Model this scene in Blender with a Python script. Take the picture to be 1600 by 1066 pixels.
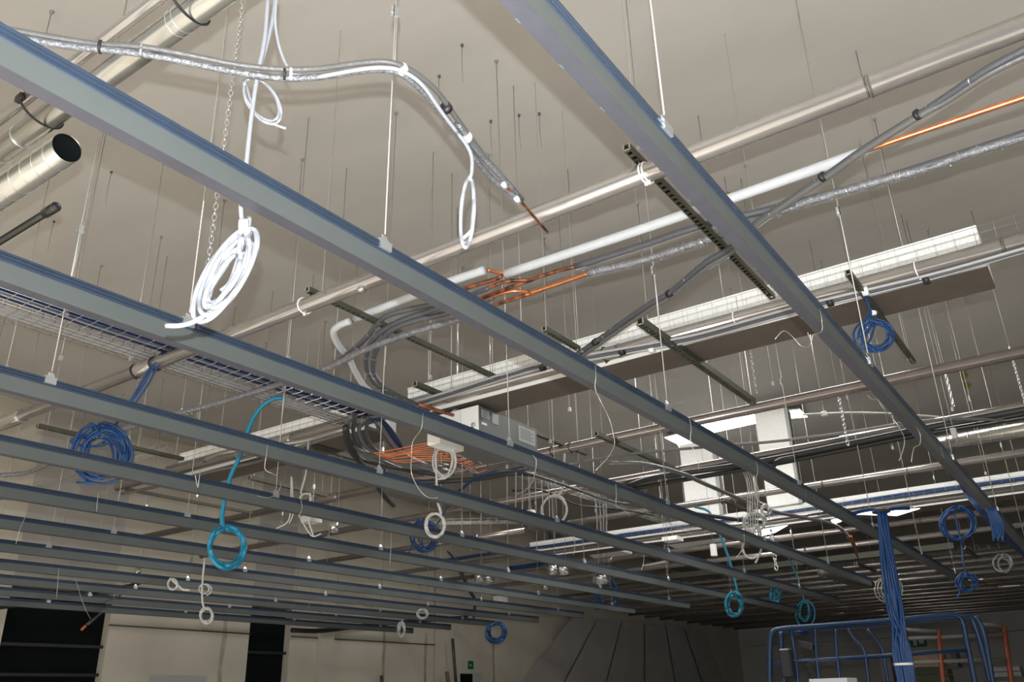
import bpy, bmesh, math, random
from mathutils import Vector, Matrix
random.seed(7)
for o in list(bpy.data.objects): bpy.data.objects.remove(o, do_unlink=True)
scene = bpy.context.scene
COL = scene.collection
PI = math.pi
EYE = 1.6                                   # camera height over the floor (m)
# ---------------------------------------------------------------- camera
F_PX = 1310.5
RR = Vector((0.57509541, -0.8176867, -0.02556807))
UU = Vector((-0.30875528, -0.24588382, 0.91880973))
FW = Vector((0.75758527, 0.52050899, 0.39387174))
cd = bpy.data.cameras.new('camera'); cam = bpy.data.objects.new('camera', cd); COL.objects.link(cam)
cd.sensor_width = 36; cd.lens = 36 * F_PX / 1600; cd.clip_start = 0.05; cd.clip_end = 300
cam.matrix_world = Matrix(((RR.x, UU.x, -FW.x, 0), (RR.y, UU.y, -FW.y, 0), (RR.z, UU.z, -FW.z, EYE), (0, 0, 0, 1)))
scene.camera = cam
# ---------------------------------------------------------------- view and light
vs = scene.view_settings
vs.view_transform = 'Standard'; vs.look = 'None'; vs.gamma = 1; vs.use_curve_mapping = False
vs.exposure = 0.07
w = bpy.data.worlds.new('daylight'); scene.world = w; w.use_nodes = True
bg = w.node_tree.nodes['Background']; bg.inputs[0].default_value = (0.93, 0.96, 1.0, 1); bg.inputs[1].default_value = 0.4
fl = bpy.data.lights.new('camera_flash', 'POINT'); fl.energy = 930; fl.shadow_soft_size = 0.012; fl.color = (.9, .96, 1)
flo = bpy.data.objects.new('camera_flash', fl); COL.objects.link(flo); flo.location = Vector((0, 0, EYE)) + UU * 0.144 - RR*0.01
sn = bpy.data.lights.new('sun', 'SUN'); sn.energy = 12.0; sn.angle = .01; sn.color = (1, .98, .94)   # enters by the open rear side and falls on the floor behind the camera
sno = bpy.data.objects.new('sun', sn); COL.objects.link(sno); sno.rotation_euler = Vector((-1, .12, .88)).to_track_quat('Z', 'Y').to_euler()
# ---------------------------------------------------------------- point helpers: a sight line through a pixel meets a real plane
ORG = Vector((0, 0, EYE))
def ray(px, py): return RR * (px - 800) - UU * (py - 533) + FW * F_PX
def onz(px, py, z=2.65): d = ray(px, py); return ORG + d * (z / d.z)          # z counted from eye level
def onx(px, py, x): d = ray(px, py); return ORG + d * (x / d.x)
def ony(px, py, y): d = ray(px, py); return ORG + d * (y / d.y)
HF = Vector((FW.x, FW.y, 0)).normalized()
def onh(px, py, dist): d = ray(px, py); return ORG + d * (dist / d.dot(HF))    # at a horizontal distance ahead
# ---------------------------------------------------------------- materials
MATS = {}
def mat(name, col, rough=.5, metal=0., noise=0., nscale=8., bump=0., bscale=30., emit=None, estr=1., coat=0., stretch=None, col2=None, spec=None):
    m = bpy.data.materials.new(name); m.use_nodes = True; nt = m.node_tree; b = nt.nodes['Principled BSDF']
    b.inputs['Roughness'].default_value = rough; b.inputs['Metallic'].default_value = metal
    b.inputs['Coat Weight'].default_value = coat
    if spec is not None: b.inputs['Specular IOR Level'].default_value = spec
    c = (*col, 1); b.inputs['Base Color'].default_value = c
    tc = nt.nodes.new('ShaderNodeTexCoord'); mp = nt.nodes.new('ShaderNodeMapping'); nt.links.new(tc.outputs['Object'], mp.inputs[0])
    if stretch: mp.inputs['Scale'].default_value = stretch
    if noise:
        n = nt.nodes.new('ShaderNodeTexNoise'); n.inputs['Scale'].default_value = nscale; n.inputs['Detail'].default_value = 5
        nt.links.new(mp.outputs[0], n.inputs['Vector'])
        r = nt.nodes.new('ShaderNodeValToRGB'); r.color_ramp.elements[0].position = .33; r.color_ramp.elements[1].position = .67
        d = col2 if col2 else tuple(max(0, v * (1 - noise)) for v in col)
        r.color_ramp.elements[0].color = (*d, 1); r.color_ramp.elements[1].color = c
        nt.links.new(n.outputs[0], r.inputs[0]); nt.links.new(r.outputs[0], b.inputs['Base Color'])
    if bump:
        n = nt.nodes.new('ShaderNodeTexNoise'); n.inputs['Scale'].default_value = bscale; n.inputs['Detail'].default_value = 4
        nt.links.new(mp.outputs[0], n.inputs['Vector'])
        bp = nt.nodes.new('ShaderNodeBump'); bp.inputs['Strength'].default_value = bump; bp.inputs['Distance'].default_value = .01
        nt.links.new(n.outputs[0], bp.inputs['Height']); nt.links.new(bp.outputs[0], b.inputs['Normal'])
    if emit: b.inputs['Emission Color'].default_value = (*emit, 1); b.inputs['Emission Strength'].default_value = estr
    MATS[name] = m; return m
mat('plaster', (.47, .447, .41), .85, noise=.09, nscale=1.3, bump=.9, bscale=3.0, stretch=(1, .45, 1))
mat('wallpaint', (.66, .61, .51), .9, noise=.18, nscale=.7, bump=.2, bscale=6, stretch=(1, 1, .4))
mat('wallfar', (.55, .54, .51), .9, noise=.1, nscale=.7)
mat('wedgewall', (.48, .46, .42), .9, noise=.1, nscale=1.5)
mat('wedgewall2', (.50, .50, .51), .9, noise=.1, nscale=1.5)
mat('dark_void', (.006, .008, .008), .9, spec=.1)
mat('concrete_floor', (.60, .55, .49), .8, noise=.25, nscale=1.5, bump=.2)
mat('galv', (.125, .14, .137), .42, .35, noise=.06, nscale=3, bump=.03, bscale=20)
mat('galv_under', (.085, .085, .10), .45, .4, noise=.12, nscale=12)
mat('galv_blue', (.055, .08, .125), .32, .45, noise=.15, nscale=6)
mat('galv_bright', (.62, .64, .66), .3, .8)
mat('steel', (.32, .28, .26), .19, .75, noise=.12, nscale=5, bump=.03, bscale=12)
mat('steel_light', (.40, .375, .35), .17, .7, noise=.1, nscale=4, bump=.05, bscale=10, coat=.4)
mat('duct_metal', (.50, .49, .44), .25, .85, noise=.1, nscale=3, bump=.04, bscale=8)
mat('chrome', (.75, .76, .78), .15, .95)
mat('strut', (.10, .10, .075), .5, .5, noise=.2, nscale=20)
mat('strut_bright', (.42, .42, .36), .4, .6)
mat('copper', (.72, .27, .12), .25, .85, noise=.25, nscale=14)
mat('copper_burnt', (.46, .155, .07), .45, .6, noise=.8, nscale=16, col2=(.025, .02, .018))
mat('insul_white', (.52, .54, .56), .6, bump=.5, bscale=160)
mat('insul_grey', (.07, .072, .082), .5, bump=.4, bscale=60, coat=.15)
mat('insul_silver', (.24, .245, .26), .32, .4, noise=.3, nscale=30, bump=.9, bscale=70)
mat('insul_duct', (.36, .36, .37), .45, .2)
mat('insul_mid', (.13, .128, .125), .45, .2, bump=.4, bscale=50, coat=.2)
mat('rubber_black', (.025, .025, .025), .5)
mat('pipe_green_black', (.014, .015, .011), .3, coat=.15)
mat('cable_white', (.34, .35, .38), .4)
mat('cable_cream', (.45, .44, .41), .5)
mat('cable_blue', (.004, .04, .14), .45)
mat('cable_navy', (.015, .05, .16), .5)
mat('cable_turq', (.008, .19, .31), .4)
mat('cable_teal', (.008, .13, .2), .45)
mat('cable_grey', (.30, .30, .30), .5)
mat('cable_orange', (.75, .20, .06), .45)
mat('tray_wire', (.4, .4, .38), .4, .7)
mat('wire', (.45, .44, .40), .4, .5)
mat('wire_dark', (.30, .29, .27), .5, .4)
mat('zip_white', (.85, .85, .82), .5)
mat('zip_black', (.015, .015, .015), .5)
mat('brown_board', (.105, .085, .068), .8, noise=.15, nscale=6)
mat('lift_blue', (.0015, .024, .075), .4, coat=.3)
mat('scaf_orange', (.20, .045, .015), .5)
mat('scaf_grey', (.15, .14, .13), .5)
mat('unit_white', (.80, .80, .77), .5)
mat('unit_grey', (.15, .16, .155), .5, .2)
mat('plate', (.40, .41, .41), .5)
mat('cardboard', (.20, .13, .08), .85, noise=.2, nscale=5)
mat('stack_green', (.07, .075, .045), .8)
mat('sign_green', (.0, .14, .07), .5)
mat('sign_red', (.45, .02, .02), .5)
mat('white', (.85, .85, .85), .6)
mat('sky_pane', (.9, .9, .9), .5, emit=(.97, .98, 1), estr=12)
mat('sky_pane_sunny', (.9, .9, .9), .5, emit=(1, .99, .96), estr=12)
mat('black_plastic', (.02, .02, .022), .4)
mat('lime_paint', (.30, .32, .06), .8)
mat('dirt', (.12, .11, .09), .9)
mat('stain', (.46, .40, .30), .95, noise=.3, nscale=4)
# white foam duct face: small dark pinholes in rows
m = mat('duct_white', (.88, .88, .85), .7); nt = m.node_tree
tc = nt.nodes.new('ShaderNodeTexCoord'); mp = nt.nodes.new('ShaderNodeMapping'); mp.inputs['Scale'].default_value = (26, 26, 40)
nt.links.new(tc.outputs['Object'], mp.inputs[0]); vo = nt.nodes.new('ShaderNodeTexVoronoi'); vo.inputs['Randomness'].default_value = .35; vo.inputs['Scale'].default_value = 1
nt.links.new(mp.outputs[0], vo.inputs['Vector']); rp = nt.nodes.new('ShaderNodeValToRGB'); rp.color_ramp.elements[0].position = .14; rp.color_ramp.elements[0].color = (.72, .72, .68, 1)
rp.color_ramp.elements[1].position = .24; rp.color_ramp.elements[1].color = (.95, .95, .92, 1); nt.links.new(vo.outputs['Distance'], rp.inputs[0]); nt.links.new(rp.outputs[0], nt.nodes['Principled BSDF'].inputs['Base Color'])
# ---------------------------------------------------------------- mesh helpers
def obj(name, bm, m, parent=None, smooth=False):
    me = bpy.data.meshes.new(name)
    if smooth:
        for f in bm.faces: f.smooth = True
    bm.to_mesh(me); bm.free()
    me.materials.append(MATS[m]); o = bpy.data.objects.new(name, me); COL.objects.link(o)
    if parent is not None: o.parent = parent
    return o
def tag(o, label, cat, group=None):
    o['label'] = label; o['category'] = cat
    if group: o['group'] = group
    return o
def thing(name, label, cat, group=None, loc=(0, 0, 0)):
    o = bpy.data.objects.new(name, None); COL.objects.link(o); o.location = loc; o.empty_display_size = .1
    return tag(o, label, cat, group)
def struct(o): o['kind'] = 'structure'; return o
def box(bm, a, b):
    """axis box between two corners"""
    a = Vector(a); b = Vector(b); c = (a + b) / 2; s = b - a
    r = bmesh.ops.create_cube(bm, size=1, matrix=Matrix.Translation(c) @ Matrix.Diagonal((abs(s.x), abs(s.y), abs(s.z), 1)))
    return r['verts']
def bar(bm, p, q, wd, ht, up=(0, 0, 1)):
    p = Vector(p); q = Vector(q); t = (q - p).normalized(); up = Vector(up)
    if abs(t.dot(up)) > .97: up = Vector((1, 0, 0))
    s = t.cross(up).normalized(); n = s.cross(t)
    vs_ = [bm.verts.new(e + s * a + n * b) for e in (p, q) for a, b in ((-wd/2, -ht/2), (wd/2, -ht/2), (wd/2, ht/2), (-wd/2, ht/2))]
    for f in ((3, 2, 1, 0), (4, 5, 6, 7), (0, 1, 5, 4), (1, 2, 6, 5), (2, 3, 7, 6), (3, 0, 4, 7)): bm.faces.new([vs_[i] for i in f])
def prism(bm, poly, p, q, s, n):
    """profile poly (a,b) in axes s,n swept from p to q"""
    A = [bm.verts.new(p + s * a + n * b) for a, b in poly]; B = [bm.verts.new(q + s * a + n * b) for a, b in poly]; k = len(poly)
    for i in range(k): bm.faces.new((A[i], A[(i+1) % k], B[(i+1) % k], B[i]))
    bm.faces.new(A[::-1]); bm.faces.new(B)
def smoothpath(pts, n=6):
    pts = [Vector(p) for p in pts]
    if len(pts) < 3: return pts
    P = [pts[0] * 2 - pts[1]] + pts + [pts[-1] * 2 - pts[-2]]; out = []
    for i in range(1, len(P) - 2):
        a, b, c, d = P[i-1:i+3]
        for k in range(n):
            t = k / n
            out.append(.5 * ((2*b) + (c - a) * t + (2*a - 5*b + 4*c - d) * t*t + (3*b - a - 3*c + d) * t**3))
    out.append(pts[-1]); return out
def tube(bm, pts, r, seg=8, caps=True, sm=0):
    if sm: pts = smoothpath(pts, sm)
    pts = [Vector(p) for p in pts]; n = len(pts); rings = []; N = None
    for i, p in enumerate(pts):
        t = (pts[min(i+1, n-1)] - pts[max(i-1, 0)])
        if t.length < 1e-9: t = Vector((0, 0, 1))
        t.normalize()
        if N is None: N = t.orthogonal().normalized()
        N = (N - t * N.dot(t))
        if N.length < 1e-6: N = t.orthogonal()
        N.normalize(); B = t.cross(N); rad = r(i / (n - 1)) if callable(r) else r
        rings.append([bm.verts.new(p + (N * math.cos(2*PI*k/seg) + B * math.sin(2*PI*k/seg)) * rad) for k in range(seg)])
    for a, b in zip(rings, rings[1:]):
        for k in range(seg): bm.faces.new((a[k], a[(k+1) % seg], b[(k+1) % seg], b[k]))
    if caps: bm.faces.new(rings[0][::-1]); bm.faces.new(rings[-1])
def ring(bm, c, axis, R, r, seg=18, s2=6):
    axis = Vector(axis).normalized(); a = axis.orthogonal().normalized(); b = axis.cross(a)
    pts = [Vector(c) + (a * math.cos(2*PI*k/seg) + b * math.sin(2*PI*k/seg)) * R for k in range(seg+1)]
    tube(bm, pts, r, s2)
def sleeve(bm, p, q, R, r_in, seg=18):
    """open pipe with wall thickness"""
    p = Vector(p); q = Vector(q); t = (q - p).normalized(); a = t.orthogonal().normalized(); b = t.cross(a)
    rg = [[bm.verts.new(e + (a * math.cos(2*PI*k/seg) + b * math.sin(2*PI*k/seg)) * R_) for k in range(seg)] for e, R_ in ((p, R), (q, R), (q, r_in), (p, r_in))]
    for i in range(4):
        A = rg[i]; B = rg[(i+1) % 4]
        for k in range(seg): bm.faces.new((A[k], A[(k+1) % seg], B[(k+1) % seg], B[k]))
def T(name, m, pts, r, parent=None, seg=8, sm=0, smooth=True):
    bm = bmesh.new(); tube(bm, pts, r, seg, sm=sm); return obj(name, bm, m, parent, smooth)
def BOX(name, m, a, b, parent=None, bev=0):
    bm = bmesh.new(); box(bm, a, b)
    if bev: bmesh.ops.bevel(bm, geom=bm.edges[:], offset=bev, segments=1, affect='EDGES')
    return obj(name, bm, m, parent)
ORD = ['first', 'second', 'third', 'fourth', 'fifth', 'sixth', 'seventh', 'eighth', 'ninth', 'tenth', 'eleventh', 'twelfth', 'thirteenth', 'fourteenth', 'fifteenth', 'sixteenth', 'seventeenth', 'eighteenth', 'nineteenth', 'twentieth']
def Z(z): return z + EYE
CEIL = 4.9                                   # ceiling over eye level
# ================================================================ SETTING
def ceil_z(x): return CEIL + .10 * math.sin((x - 2.0) / 8.4 * 2 * PI) - (0.0 if x < 12 else .004 * (x - 12))
bm = bmesh.new(); nx = 92
rows_ = []
for i in range(nx):
    x = -5 + i * .5; rows_.append([bm.verts.new((x, y, Z(ceil_z(x)))) for y in (-9, 15.0)] + [bm.verts.new((x, y, Z(ceil_z(x) + .2))) for y in (-9, 15.0)])
for a, b in zip(rows_, rows_[1:]):
    bm.faces.new((a[0], b[0], b[1], a[1])); bm.faces.new((a[2], a[3], b[3], b[2]))
ceiling = struct(obj('ceiling', bm, 'plaster', smooth=True))
struct(BOX('floor', 'concrete_floor', (-14, -16, -.15), (42, 17, 0)))
# left wall, a row of cream panels with dark door openings between them
WY = 14.5
wall = struct(BOX('wall_left', 'wallpaint', (-5, WY + .25, 0), (41, WY + .4, Z(CEIL) + .2)))
def panel(x0, x1, z0=0., z1=None, m='wallpaint', y=WY): return BOX('wall_panel', m, (x0, y, z0), (x1, y + .25, z1 or Z(4.95)), wall)
xs = [ony(px, py, WY).x for px, py in ((14, 940), (175, 950), (392, 965), (455, 972), (905, 985))]
panel(-5, xs[0]); panel(xs[1], xs[2]); panel(xs[3], xs[4] - 7.2); panel(xs[4] - 7.15, xs[4] - 1.6)
for i, (a, b) in enumerate(((xs[0], xs[1]), (xs[2], xs[3]))):
    d = struct(BOX('door_%d' % (i + 1), 'dark_void', (a, WY + .18, 0), (b, WY + .24, Z(1.9)))); BOX('lintel', 'plaster', (a, WY, Z(1.9)), (b, WY + .25, Z(4.95)), wall)
    for k in range(3 if i == 0 else 1):
        BOX('crossbar', 'black_plastic', (a, WY + .08, Z(1.0 - .45 * k)), (b, WY + .16, Z(1.05 - .45 * k)), d)
# pilaster and stains on the long panel
BOX('pilaster', 'wallpaint', (xs[3] + .75, WY - .12, 0), (xs[3] + 1.15, WY, Z(2.2)), wall)
# folded wedge-shaped wall slabs that fan downwards
tops = [(895, 962), (934, 966), (972, 970), (1007, 974), (1040, 978), (1069, 981), (1098, 984)]
bots = [(815, 1066), (882, 1066), (947, 1066), (1007, 1066), (1055, 1066), (1097, 1066), (1135, 1066)]
ta = ony(895, 962, WY - .02)
for i in range(6):
    bm = bmesh.new(); q = []
    for dy in (-.16 - .08 * (i % 2), -.02):
        t0 = ony(tops[i][0] + 1.2, tops[i][1], WY + dy); t1 = ony(tops[i+1][0] - 1.2, tops[i+1][1], WY + dy); b0 = ony(bots[i][0] + 1.2, bots[i][1], WY + dy); b1 = ony(bots[i+1][0] - 1.2, bots[i+1][1], WY + dy)
        b0 = t0 + (b0 - t0) * (t0.z / (t0.z - b0.z)); b1 = t1 + (b1 - t1) * (t1.z / (t1.z - b1.z))
        for p in (t0, t1, b1, b0): q.append(bm.verts.new(p))
    for f in ((0, 1, 2, 3), (7, 6, 5, 4), (0, 4, 5, 1), (1, 5, 6, 2), (2, 6, 7, 3), (3, 7, 4, 0)): bm.faces.new([q[k] for k in f])
    bmesh.ops.recalc_face_normals(bm, faces=bm.faces[:]); obj('wall_slab', bm, 'wedgewall2' if i == 4 else 'wedgewall', wall)
FX = 39.
wf = struct(BOX('wall_far', 'wallfar', (FX, -9, 0), (FX + .3, 15, Z(5))))
struct(BOX('trim_1', 'wedgewall2', (FX - .6, -9, Z(1.95)), (FX - .002, 14.2, Z(2.55))))
struct(BOX('wall_right', 'wallfar', (6, -9.3, 0), (41, -9, Z(5))))
# ================================================================ CEILING CHANNELS on wire hangers
CH = 1.64; HX = [-.48, 2.05, 4.58, 7.11, 9.64, 12.17, 14.7]
ends = [(1700, 1000), (1512, 905), (1362, 912), (1310, 933), (1247, 943), (1077, 936), (992, 948), (912, 957), (842, 965), (773, 968), (705, 975), (646, 980)]
CHN = ['rightmost grey steel ceiling channel with blue film, crossing the picture top to right edge',
       'second grey steel channel, long one starting at the left edge near the top corner',
       'third grey steel channel, the one running just under the white cable coil',
       'fourth grey steel channel, the first entirely below the mesh tray',
       'fifth grey steel channel, in front of the blue coil hanging left']
chan_y = [.81 + 1.195 * k for k in range(12)]
def clip(x, y, par, s=1):
    bm = bmesh.new()
    box(bm, (x - .03, y - .014, Z(CH) - .03), (x + .03, y + .004, Z(CH) + .004)); box(bm, (x - .035, y - .012, Z(CH) + .004), (x + .035, y + .055, Z(CH) + .009))
    vs_ = [bm.verts.new(v) for v in ((x - .022, y - .008, Z(CH) + .009), (x + .022, y - .008, Z(CH) + .009), (x + .014, y + .0, Z(CH) + .036), (x - .014, y + .0, Z(CH) + .036),
                                     (x - .022, y - .005, Z(CH) + .009), (x + .022, y - .005, Z(CH) + .009), (x + .014, y + .003, Z(CH) + .036), (x - .014, y + .003, Z(CH) + .036))]
    for f in ((0, 1, 2, 3), (7, 6, 5, 4), (0, 4, 5, 1), (1, 5, 6, 2), (2, 6, 7, 3), (3, 7, 4, 0)): bm.faces.new([vs_[k] for k in f])
    return obj('hanger_clip', bm, 'galv_bright', par)
wires = 0
for k, y in enumerate(chan_y):
    lab = CHN[k] if k < 5 else '%s grey steel ceiling channel counted from the top, hung on wires, dark underside' % ORD[k]
    x1 = 15.5 if k == 0 else ony(*ends[k], y).x
    x0 = -.8 if k < 2 else (-.4 if k < 5 else .8)
    t = thing('ceiling_channel', lab, 'ceiling channel', 'parallel steel channels of the suspended ceiling', (x0, y, Z(CH)))
    def P(x, z=CH): return Vector((x - x0, 0, z - CH))
    S = Vector((0, 1, 0)); N = Vector((0, 0, 1))
    def sweep(name, poly, m):
        bm = bmesh.new(); prism(bm, poly, P(x0), P(x1), S, N); return obj(name, bm, m, t)
    sweep('web', [(0, -.118), (.0015, -.118), (.0015, -.04), (.0, -.04)], 'galv')
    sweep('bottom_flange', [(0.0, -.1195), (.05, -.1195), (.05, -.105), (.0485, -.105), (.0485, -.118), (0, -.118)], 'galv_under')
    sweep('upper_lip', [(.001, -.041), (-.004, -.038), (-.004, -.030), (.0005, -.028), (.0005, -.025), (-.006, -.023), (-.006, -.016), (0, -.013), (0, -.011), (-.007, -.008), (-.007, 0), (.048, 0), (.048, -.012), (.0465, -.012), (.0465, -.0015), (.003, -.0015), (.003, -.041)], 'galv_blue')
    if k == 0:                                                             # dents along the flange edge
        for q in range(int((5.5 - x0) / .2)):
            xx = .1 + q * .2 + random.random() * .05
            bm = bmesh.new(); box(bm, (xx, .046, -.121), (xx + .02, .0515, -.104)); obj('dimple', bm, 'galv', t)
    if k in (0, 1, 2, 3):                                                 # splice where two lengths meet
        sx = {0: 6.6, 1: 7.3, 2: 6.2, 3: 6.9}[k]
        bm = bmesh.new(); prism(bm, [(-.0035, -.119), (0, -.119), (0, -.03), (-.0035, -.03)], P(sx), P(sx + .5), S, N); o = obj('splice_plate', bm, 'galv', t)
    nw = 0
    for j, hx in enumerate(HX):
        if hx > x1 - .2 or hx < x0 + .1: continue
        if k >= 5 and j == 0: continue
        hx += random.uniform(-.02, .02)
        c = clip(hx, y, t); c.location = -Vector((x0, y, Z(CH)))
        zc = Z(ceil_z(hx)); hy = y - .003; ax = hx + random.uniform(-.03, .03); ay = hy + random.uniform(-.04, .04)
        nm = 'hanger wire on the %s channel from the top, %s wire from its left end' % (ORD[k], ORD[nw])
        wr = T('hanger_wire', 'wire', [(hx, hy, Z(CH) + .04), ((hx + ax) / 2, (hy + ay) / 2, (Z(CH) + zc) / 2), (ax, ay, zc)], .0036 if j < 4 else .004, None, 5)
        tag(wr, nm, 'hanger wire', 'hanger wires of the steel channels'); nw += 1; wires += 1
        # tightening buckle part-way down, with a doubled length of wire
        zb = Z(CH) + (zc - Z(CH)) * random.choice((.28, .36, .45)); f_ = (zb - Z(CH)) / (zc - Z(CH)); bx = hx + (ax - hx) * f_; by = hy + (ay - hy) * f_
        bm = bmesh.new(); box(bm, (bx - .016, by - .008, zb - .03), (bx + .016, by - .004, zb + .03)); box(bm, (bx - .016, by - .008, zb - .03), (bx - .012, by + .012, zb + .03)); box(bm, (bx + .012, by - .008, zb - .03), (bx + .016, by + .012, zb + .03))
        box(bm, (bx - .024, by - .004, zb - .012), (bx + .024, by + .008, zb - .006))
        obj('buckle', bm, 'galv_bright', wr)
        T('doubled_wire', 'wire', [(bx + .012, by, zb + .12), (bx + .011, by, zb), (bx + .006, by, zb - .35)], .003, wr, 5)
        bm = bmesh.new(); bmesh.ops.create_cone(bm, cap_ends=True, segments=8, radius1=.012, radius2=.02, depth=.025, matrix=Matrix.Translation((ax, ay, zc - .01))); obj('ceiling_anchor', bm, 'wire_dark', wr)
# ================================================================ PIPE ROWS
def pipe_row(x, r, y0, y1, m, label, z=2.65, sock=(), ties=(), seg=16, cat='pipe', sockm=None):
    t = thing('service_pipe', label, cat, 'parallel pipes under the ceiling', (x, y0, Z(z)))
    T('pipe_tube', m, [(0, 0, 0), (0, (y1 - y0) / 2, 0), (0, y1 - y0, 0)], r, t, seg)
    for sy, ln, k in sock:
        bm = bmesh.new(); tube(bm, [(0, sy - y0, 0), (0, sy - y0 + .02, 0), (0, sy - y0 + ln - .02, 0), (0, sy - y0 + ln, 0)], lambda u: r * k if .1 < u < .9 else r * k * .93, seg); obj('socket', bm, sockm or m, t, True)
    for ty, tm in ties:
        bm = bmesh.new(); ring(bm, (0, ty - y0, 0), (0.15, 1, 0), r + .004, .005, 20, 6); box(bm, (-.008, ty - y0 - .01, -r - .02), (.008, ty - y0 + .004, -r + .002)); obj('cable_tie', bm, tm, t, True)
    return t
def yrow(px, py, x): return onx(px, py, x).y
K1 = 2.53 / 2.68
pipe_row(3.68 * K1, .054, -.8, 9.2, 'steel_light', 'large pale grey pipe crossing the whole upper picture from left edge to top right', z=2.53,
         sock=((8.35 * K1, .8, 1.3), (6.2 * K1, .22, 1.1), (4.06 * K1, .02, 1.05), (.38 * K1, .03, 1.07)), ties=((6.17 * K1, 'zip_black'), (6.44 * K1, 'zip_black'), (4.35 * K1, 'zip_white'), (1.58 * K1, 'zip_white'), (1.6 * K1, 'zip_white')))
pq = bpy.data.objects['service_pipe']; T('side_inlet', 'duct_metal', [onz(564, 450, 2.50) - pq.location, onz(566, 453, 2.465) - pq.location], .028, pq, 14)
pipe_row(5.82, .058, -.8, 10.2, 'steel_light', 'bright metal pipe in front of the long white duct', sock=((.06, .03, 1.06), (6.9, .9, 1.3), (2.9, .03, 1.07)),
         ties=((.6, 'zip_white'), (1.9, 'zip_white'), (3.05, 'zip_black'), (5.4, 'zip_black'), (5.9, 'zip_black')))
pipe_row(8.05, .052, -.8, 13.6, 'steel', 'brownish metal pipe just beyond the long white duct', sock=((.1, .03, 1.06), (6.6, .7, 1.5), (8.5, .5, 1.25), (5.2, .03, 1.08)), ties=((1.4, 'zip_black'), (3.3, 'zip_black'), (4.75, 'zip_black'), (5.0, 'zip_black')))
pipe_row(9.85, .05, 2.2, 14, 'steel', 'metal pipe carrying the black and grey hoses', ties=((4.2, 'zip_black'), (7.2, 'zip_black')))
pipe_row(9.8, .05, -.8, 2.2, 'steel_light', 'pale metal pipe above the glossy black pipe at right')
T_ = pipe_row(10.75, .085, -.8, 1.42, 'duct_metal', 'wide spiral metal duct entering from the right edge', cat='duct')
bm = bmesh.new(); tube(bm, [(.086 * math.cos(a * .35), a * .0065, .086 * math.sin(a * .35)) for a in range(int(2.2 / .0065))], .0025, 4); obj('spiral_seam', bm, 'chrome', T_)
pipe_row(11.9, .05, -.8, 8, 'steel_light', 'long bright pipe passing in front of the white duct drops', sock=((3.0, .03, 1.08), (5.6, .03, 1.1)), ties=((1.9, 'zip_black'), (4.5, 'zip_black')))
pipe_row(11.9, .05, 8, 13.8, 'steel', 'dull pipe under the left end of the row crossing the duct drops', sock=((9.0, .5, 1.4),))
rows = [(14.15, .05, 13.8, 'steel_light', 'bright pipe along the lower edge of the far white duct'),
        (15.85, .05, 13.8, 'steel', 'dull pipe just beyond the far white duct'), (17.6, .055, 13.8, 'steel_light', 'second pipe beyond the far white duct, bright highlight'),
        (20.9, .045, 13.8, 'steel', 'thin pipe behind the dark crossbeam'), (22.0, .05, 13.8, 'steel_light', 'pipe behind the dark crossbeam, second from it'), (23.2, .05, 13.8, 'steel_light', 'pipe behind the dark crossbeam, third from it'),
        (24.4, .08, 13.8, 'steel_light', 'thick bright far pipe over the wire bundle'), (26.1, .05, 13.8, 'steel_light', 'far pipe next beyond the thick bright one')]
for k in range(9):
    rows.append((27.4 + 1.22 * k, .05 + .01 * (k % 3), 14.2, 'steel_light' if k % 2 else 'steel', '%s of the far thin pipes beneath the dark ceiling edge, counted downwards' % ORD[k]))
for i, (x, r, y1, m, lab) in enumerate(rows):
    pipe_row(x, r, -.8, y1, m, lab, sock=((2 + (i * 2.7) % 6, .6, 1.35), (7.5 + i % 3, .5, 1.3)) if i % 2 else ((3 + i % 4, .04, 1.1),), ties=((1.5 + i % 3, 'zip_black'),) if i < 8 else (), seg=10)
o = BOX('crossbeam', 'strut', (19.3, 2.55, Z(2.60)), (19.5, 11, Z(2.72))); tag(o, 'dark square crossbeam among the far pipes, left of the bundle of blue cables', 'beam')
def rods(par, spots):
    for p in spots:
        p = Vector(p); q = Vector((p.x, p.y, Z(ceil_z(p.x)))); T('hanging_rod', 'wire', [p - par.location, (p + q) / 2 - par.location, q - par.location], .004, par, 5)
rods(o, [(19.4, 3.2, Z(2.7)), (19.4, 7, Z(2.7)), (19.4, 10.5, Z(2.7))])
# ---------------- long white ducts with brown underside
def long_duct(x, y0, y1, label):
    t = thing('rectangular_duct', label, 'duct', 'white rectangular ducts', (x, y0, Z(2.65)))
    L = y1 - y0
    n = int(L / 2.2) + 1
    for q in range(n):
        a = q * L / n; b = (q + 1) * L / n - .006
        BOX('white_board', 'duct_white', (0, a, .0), (.03, b, .27), t, .002)
    BOX('bottom_board', 'brown_board', (-.001, 0, -.035), (.42, L, -.001), t, .004)
    BOX('back_board', 'duct_white', (.39, 0, 0), (.42, L, .27), t); BOX('top_board', 'duct_white', (.0, 0, .271), (.42, L, .29), t); BOX('end_board', 'duct_white', (.031, -.0, .0), (.389, .02, .269), t)
    rods(t, [(x + .2, y0 + .5 + q * (L - 1) / 3, Z(2.94)) for q in range(4)])
    BOX('lower_edge_strip', 'unit_white', (-.006, 0, -.03), (-.002, L, .02), t)
    return t
long_duct(5.99, .2, 5.42, 'long white duct with brown underside ending near the right edge')
long_duct(5.99, 5.95, 9.2, 'white duct with brown underside at left, below the blue cable tray')
long_duct(14.4, -.8, 9.6, 'far white duct with the blue cable tray along it, low at right')
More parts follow.
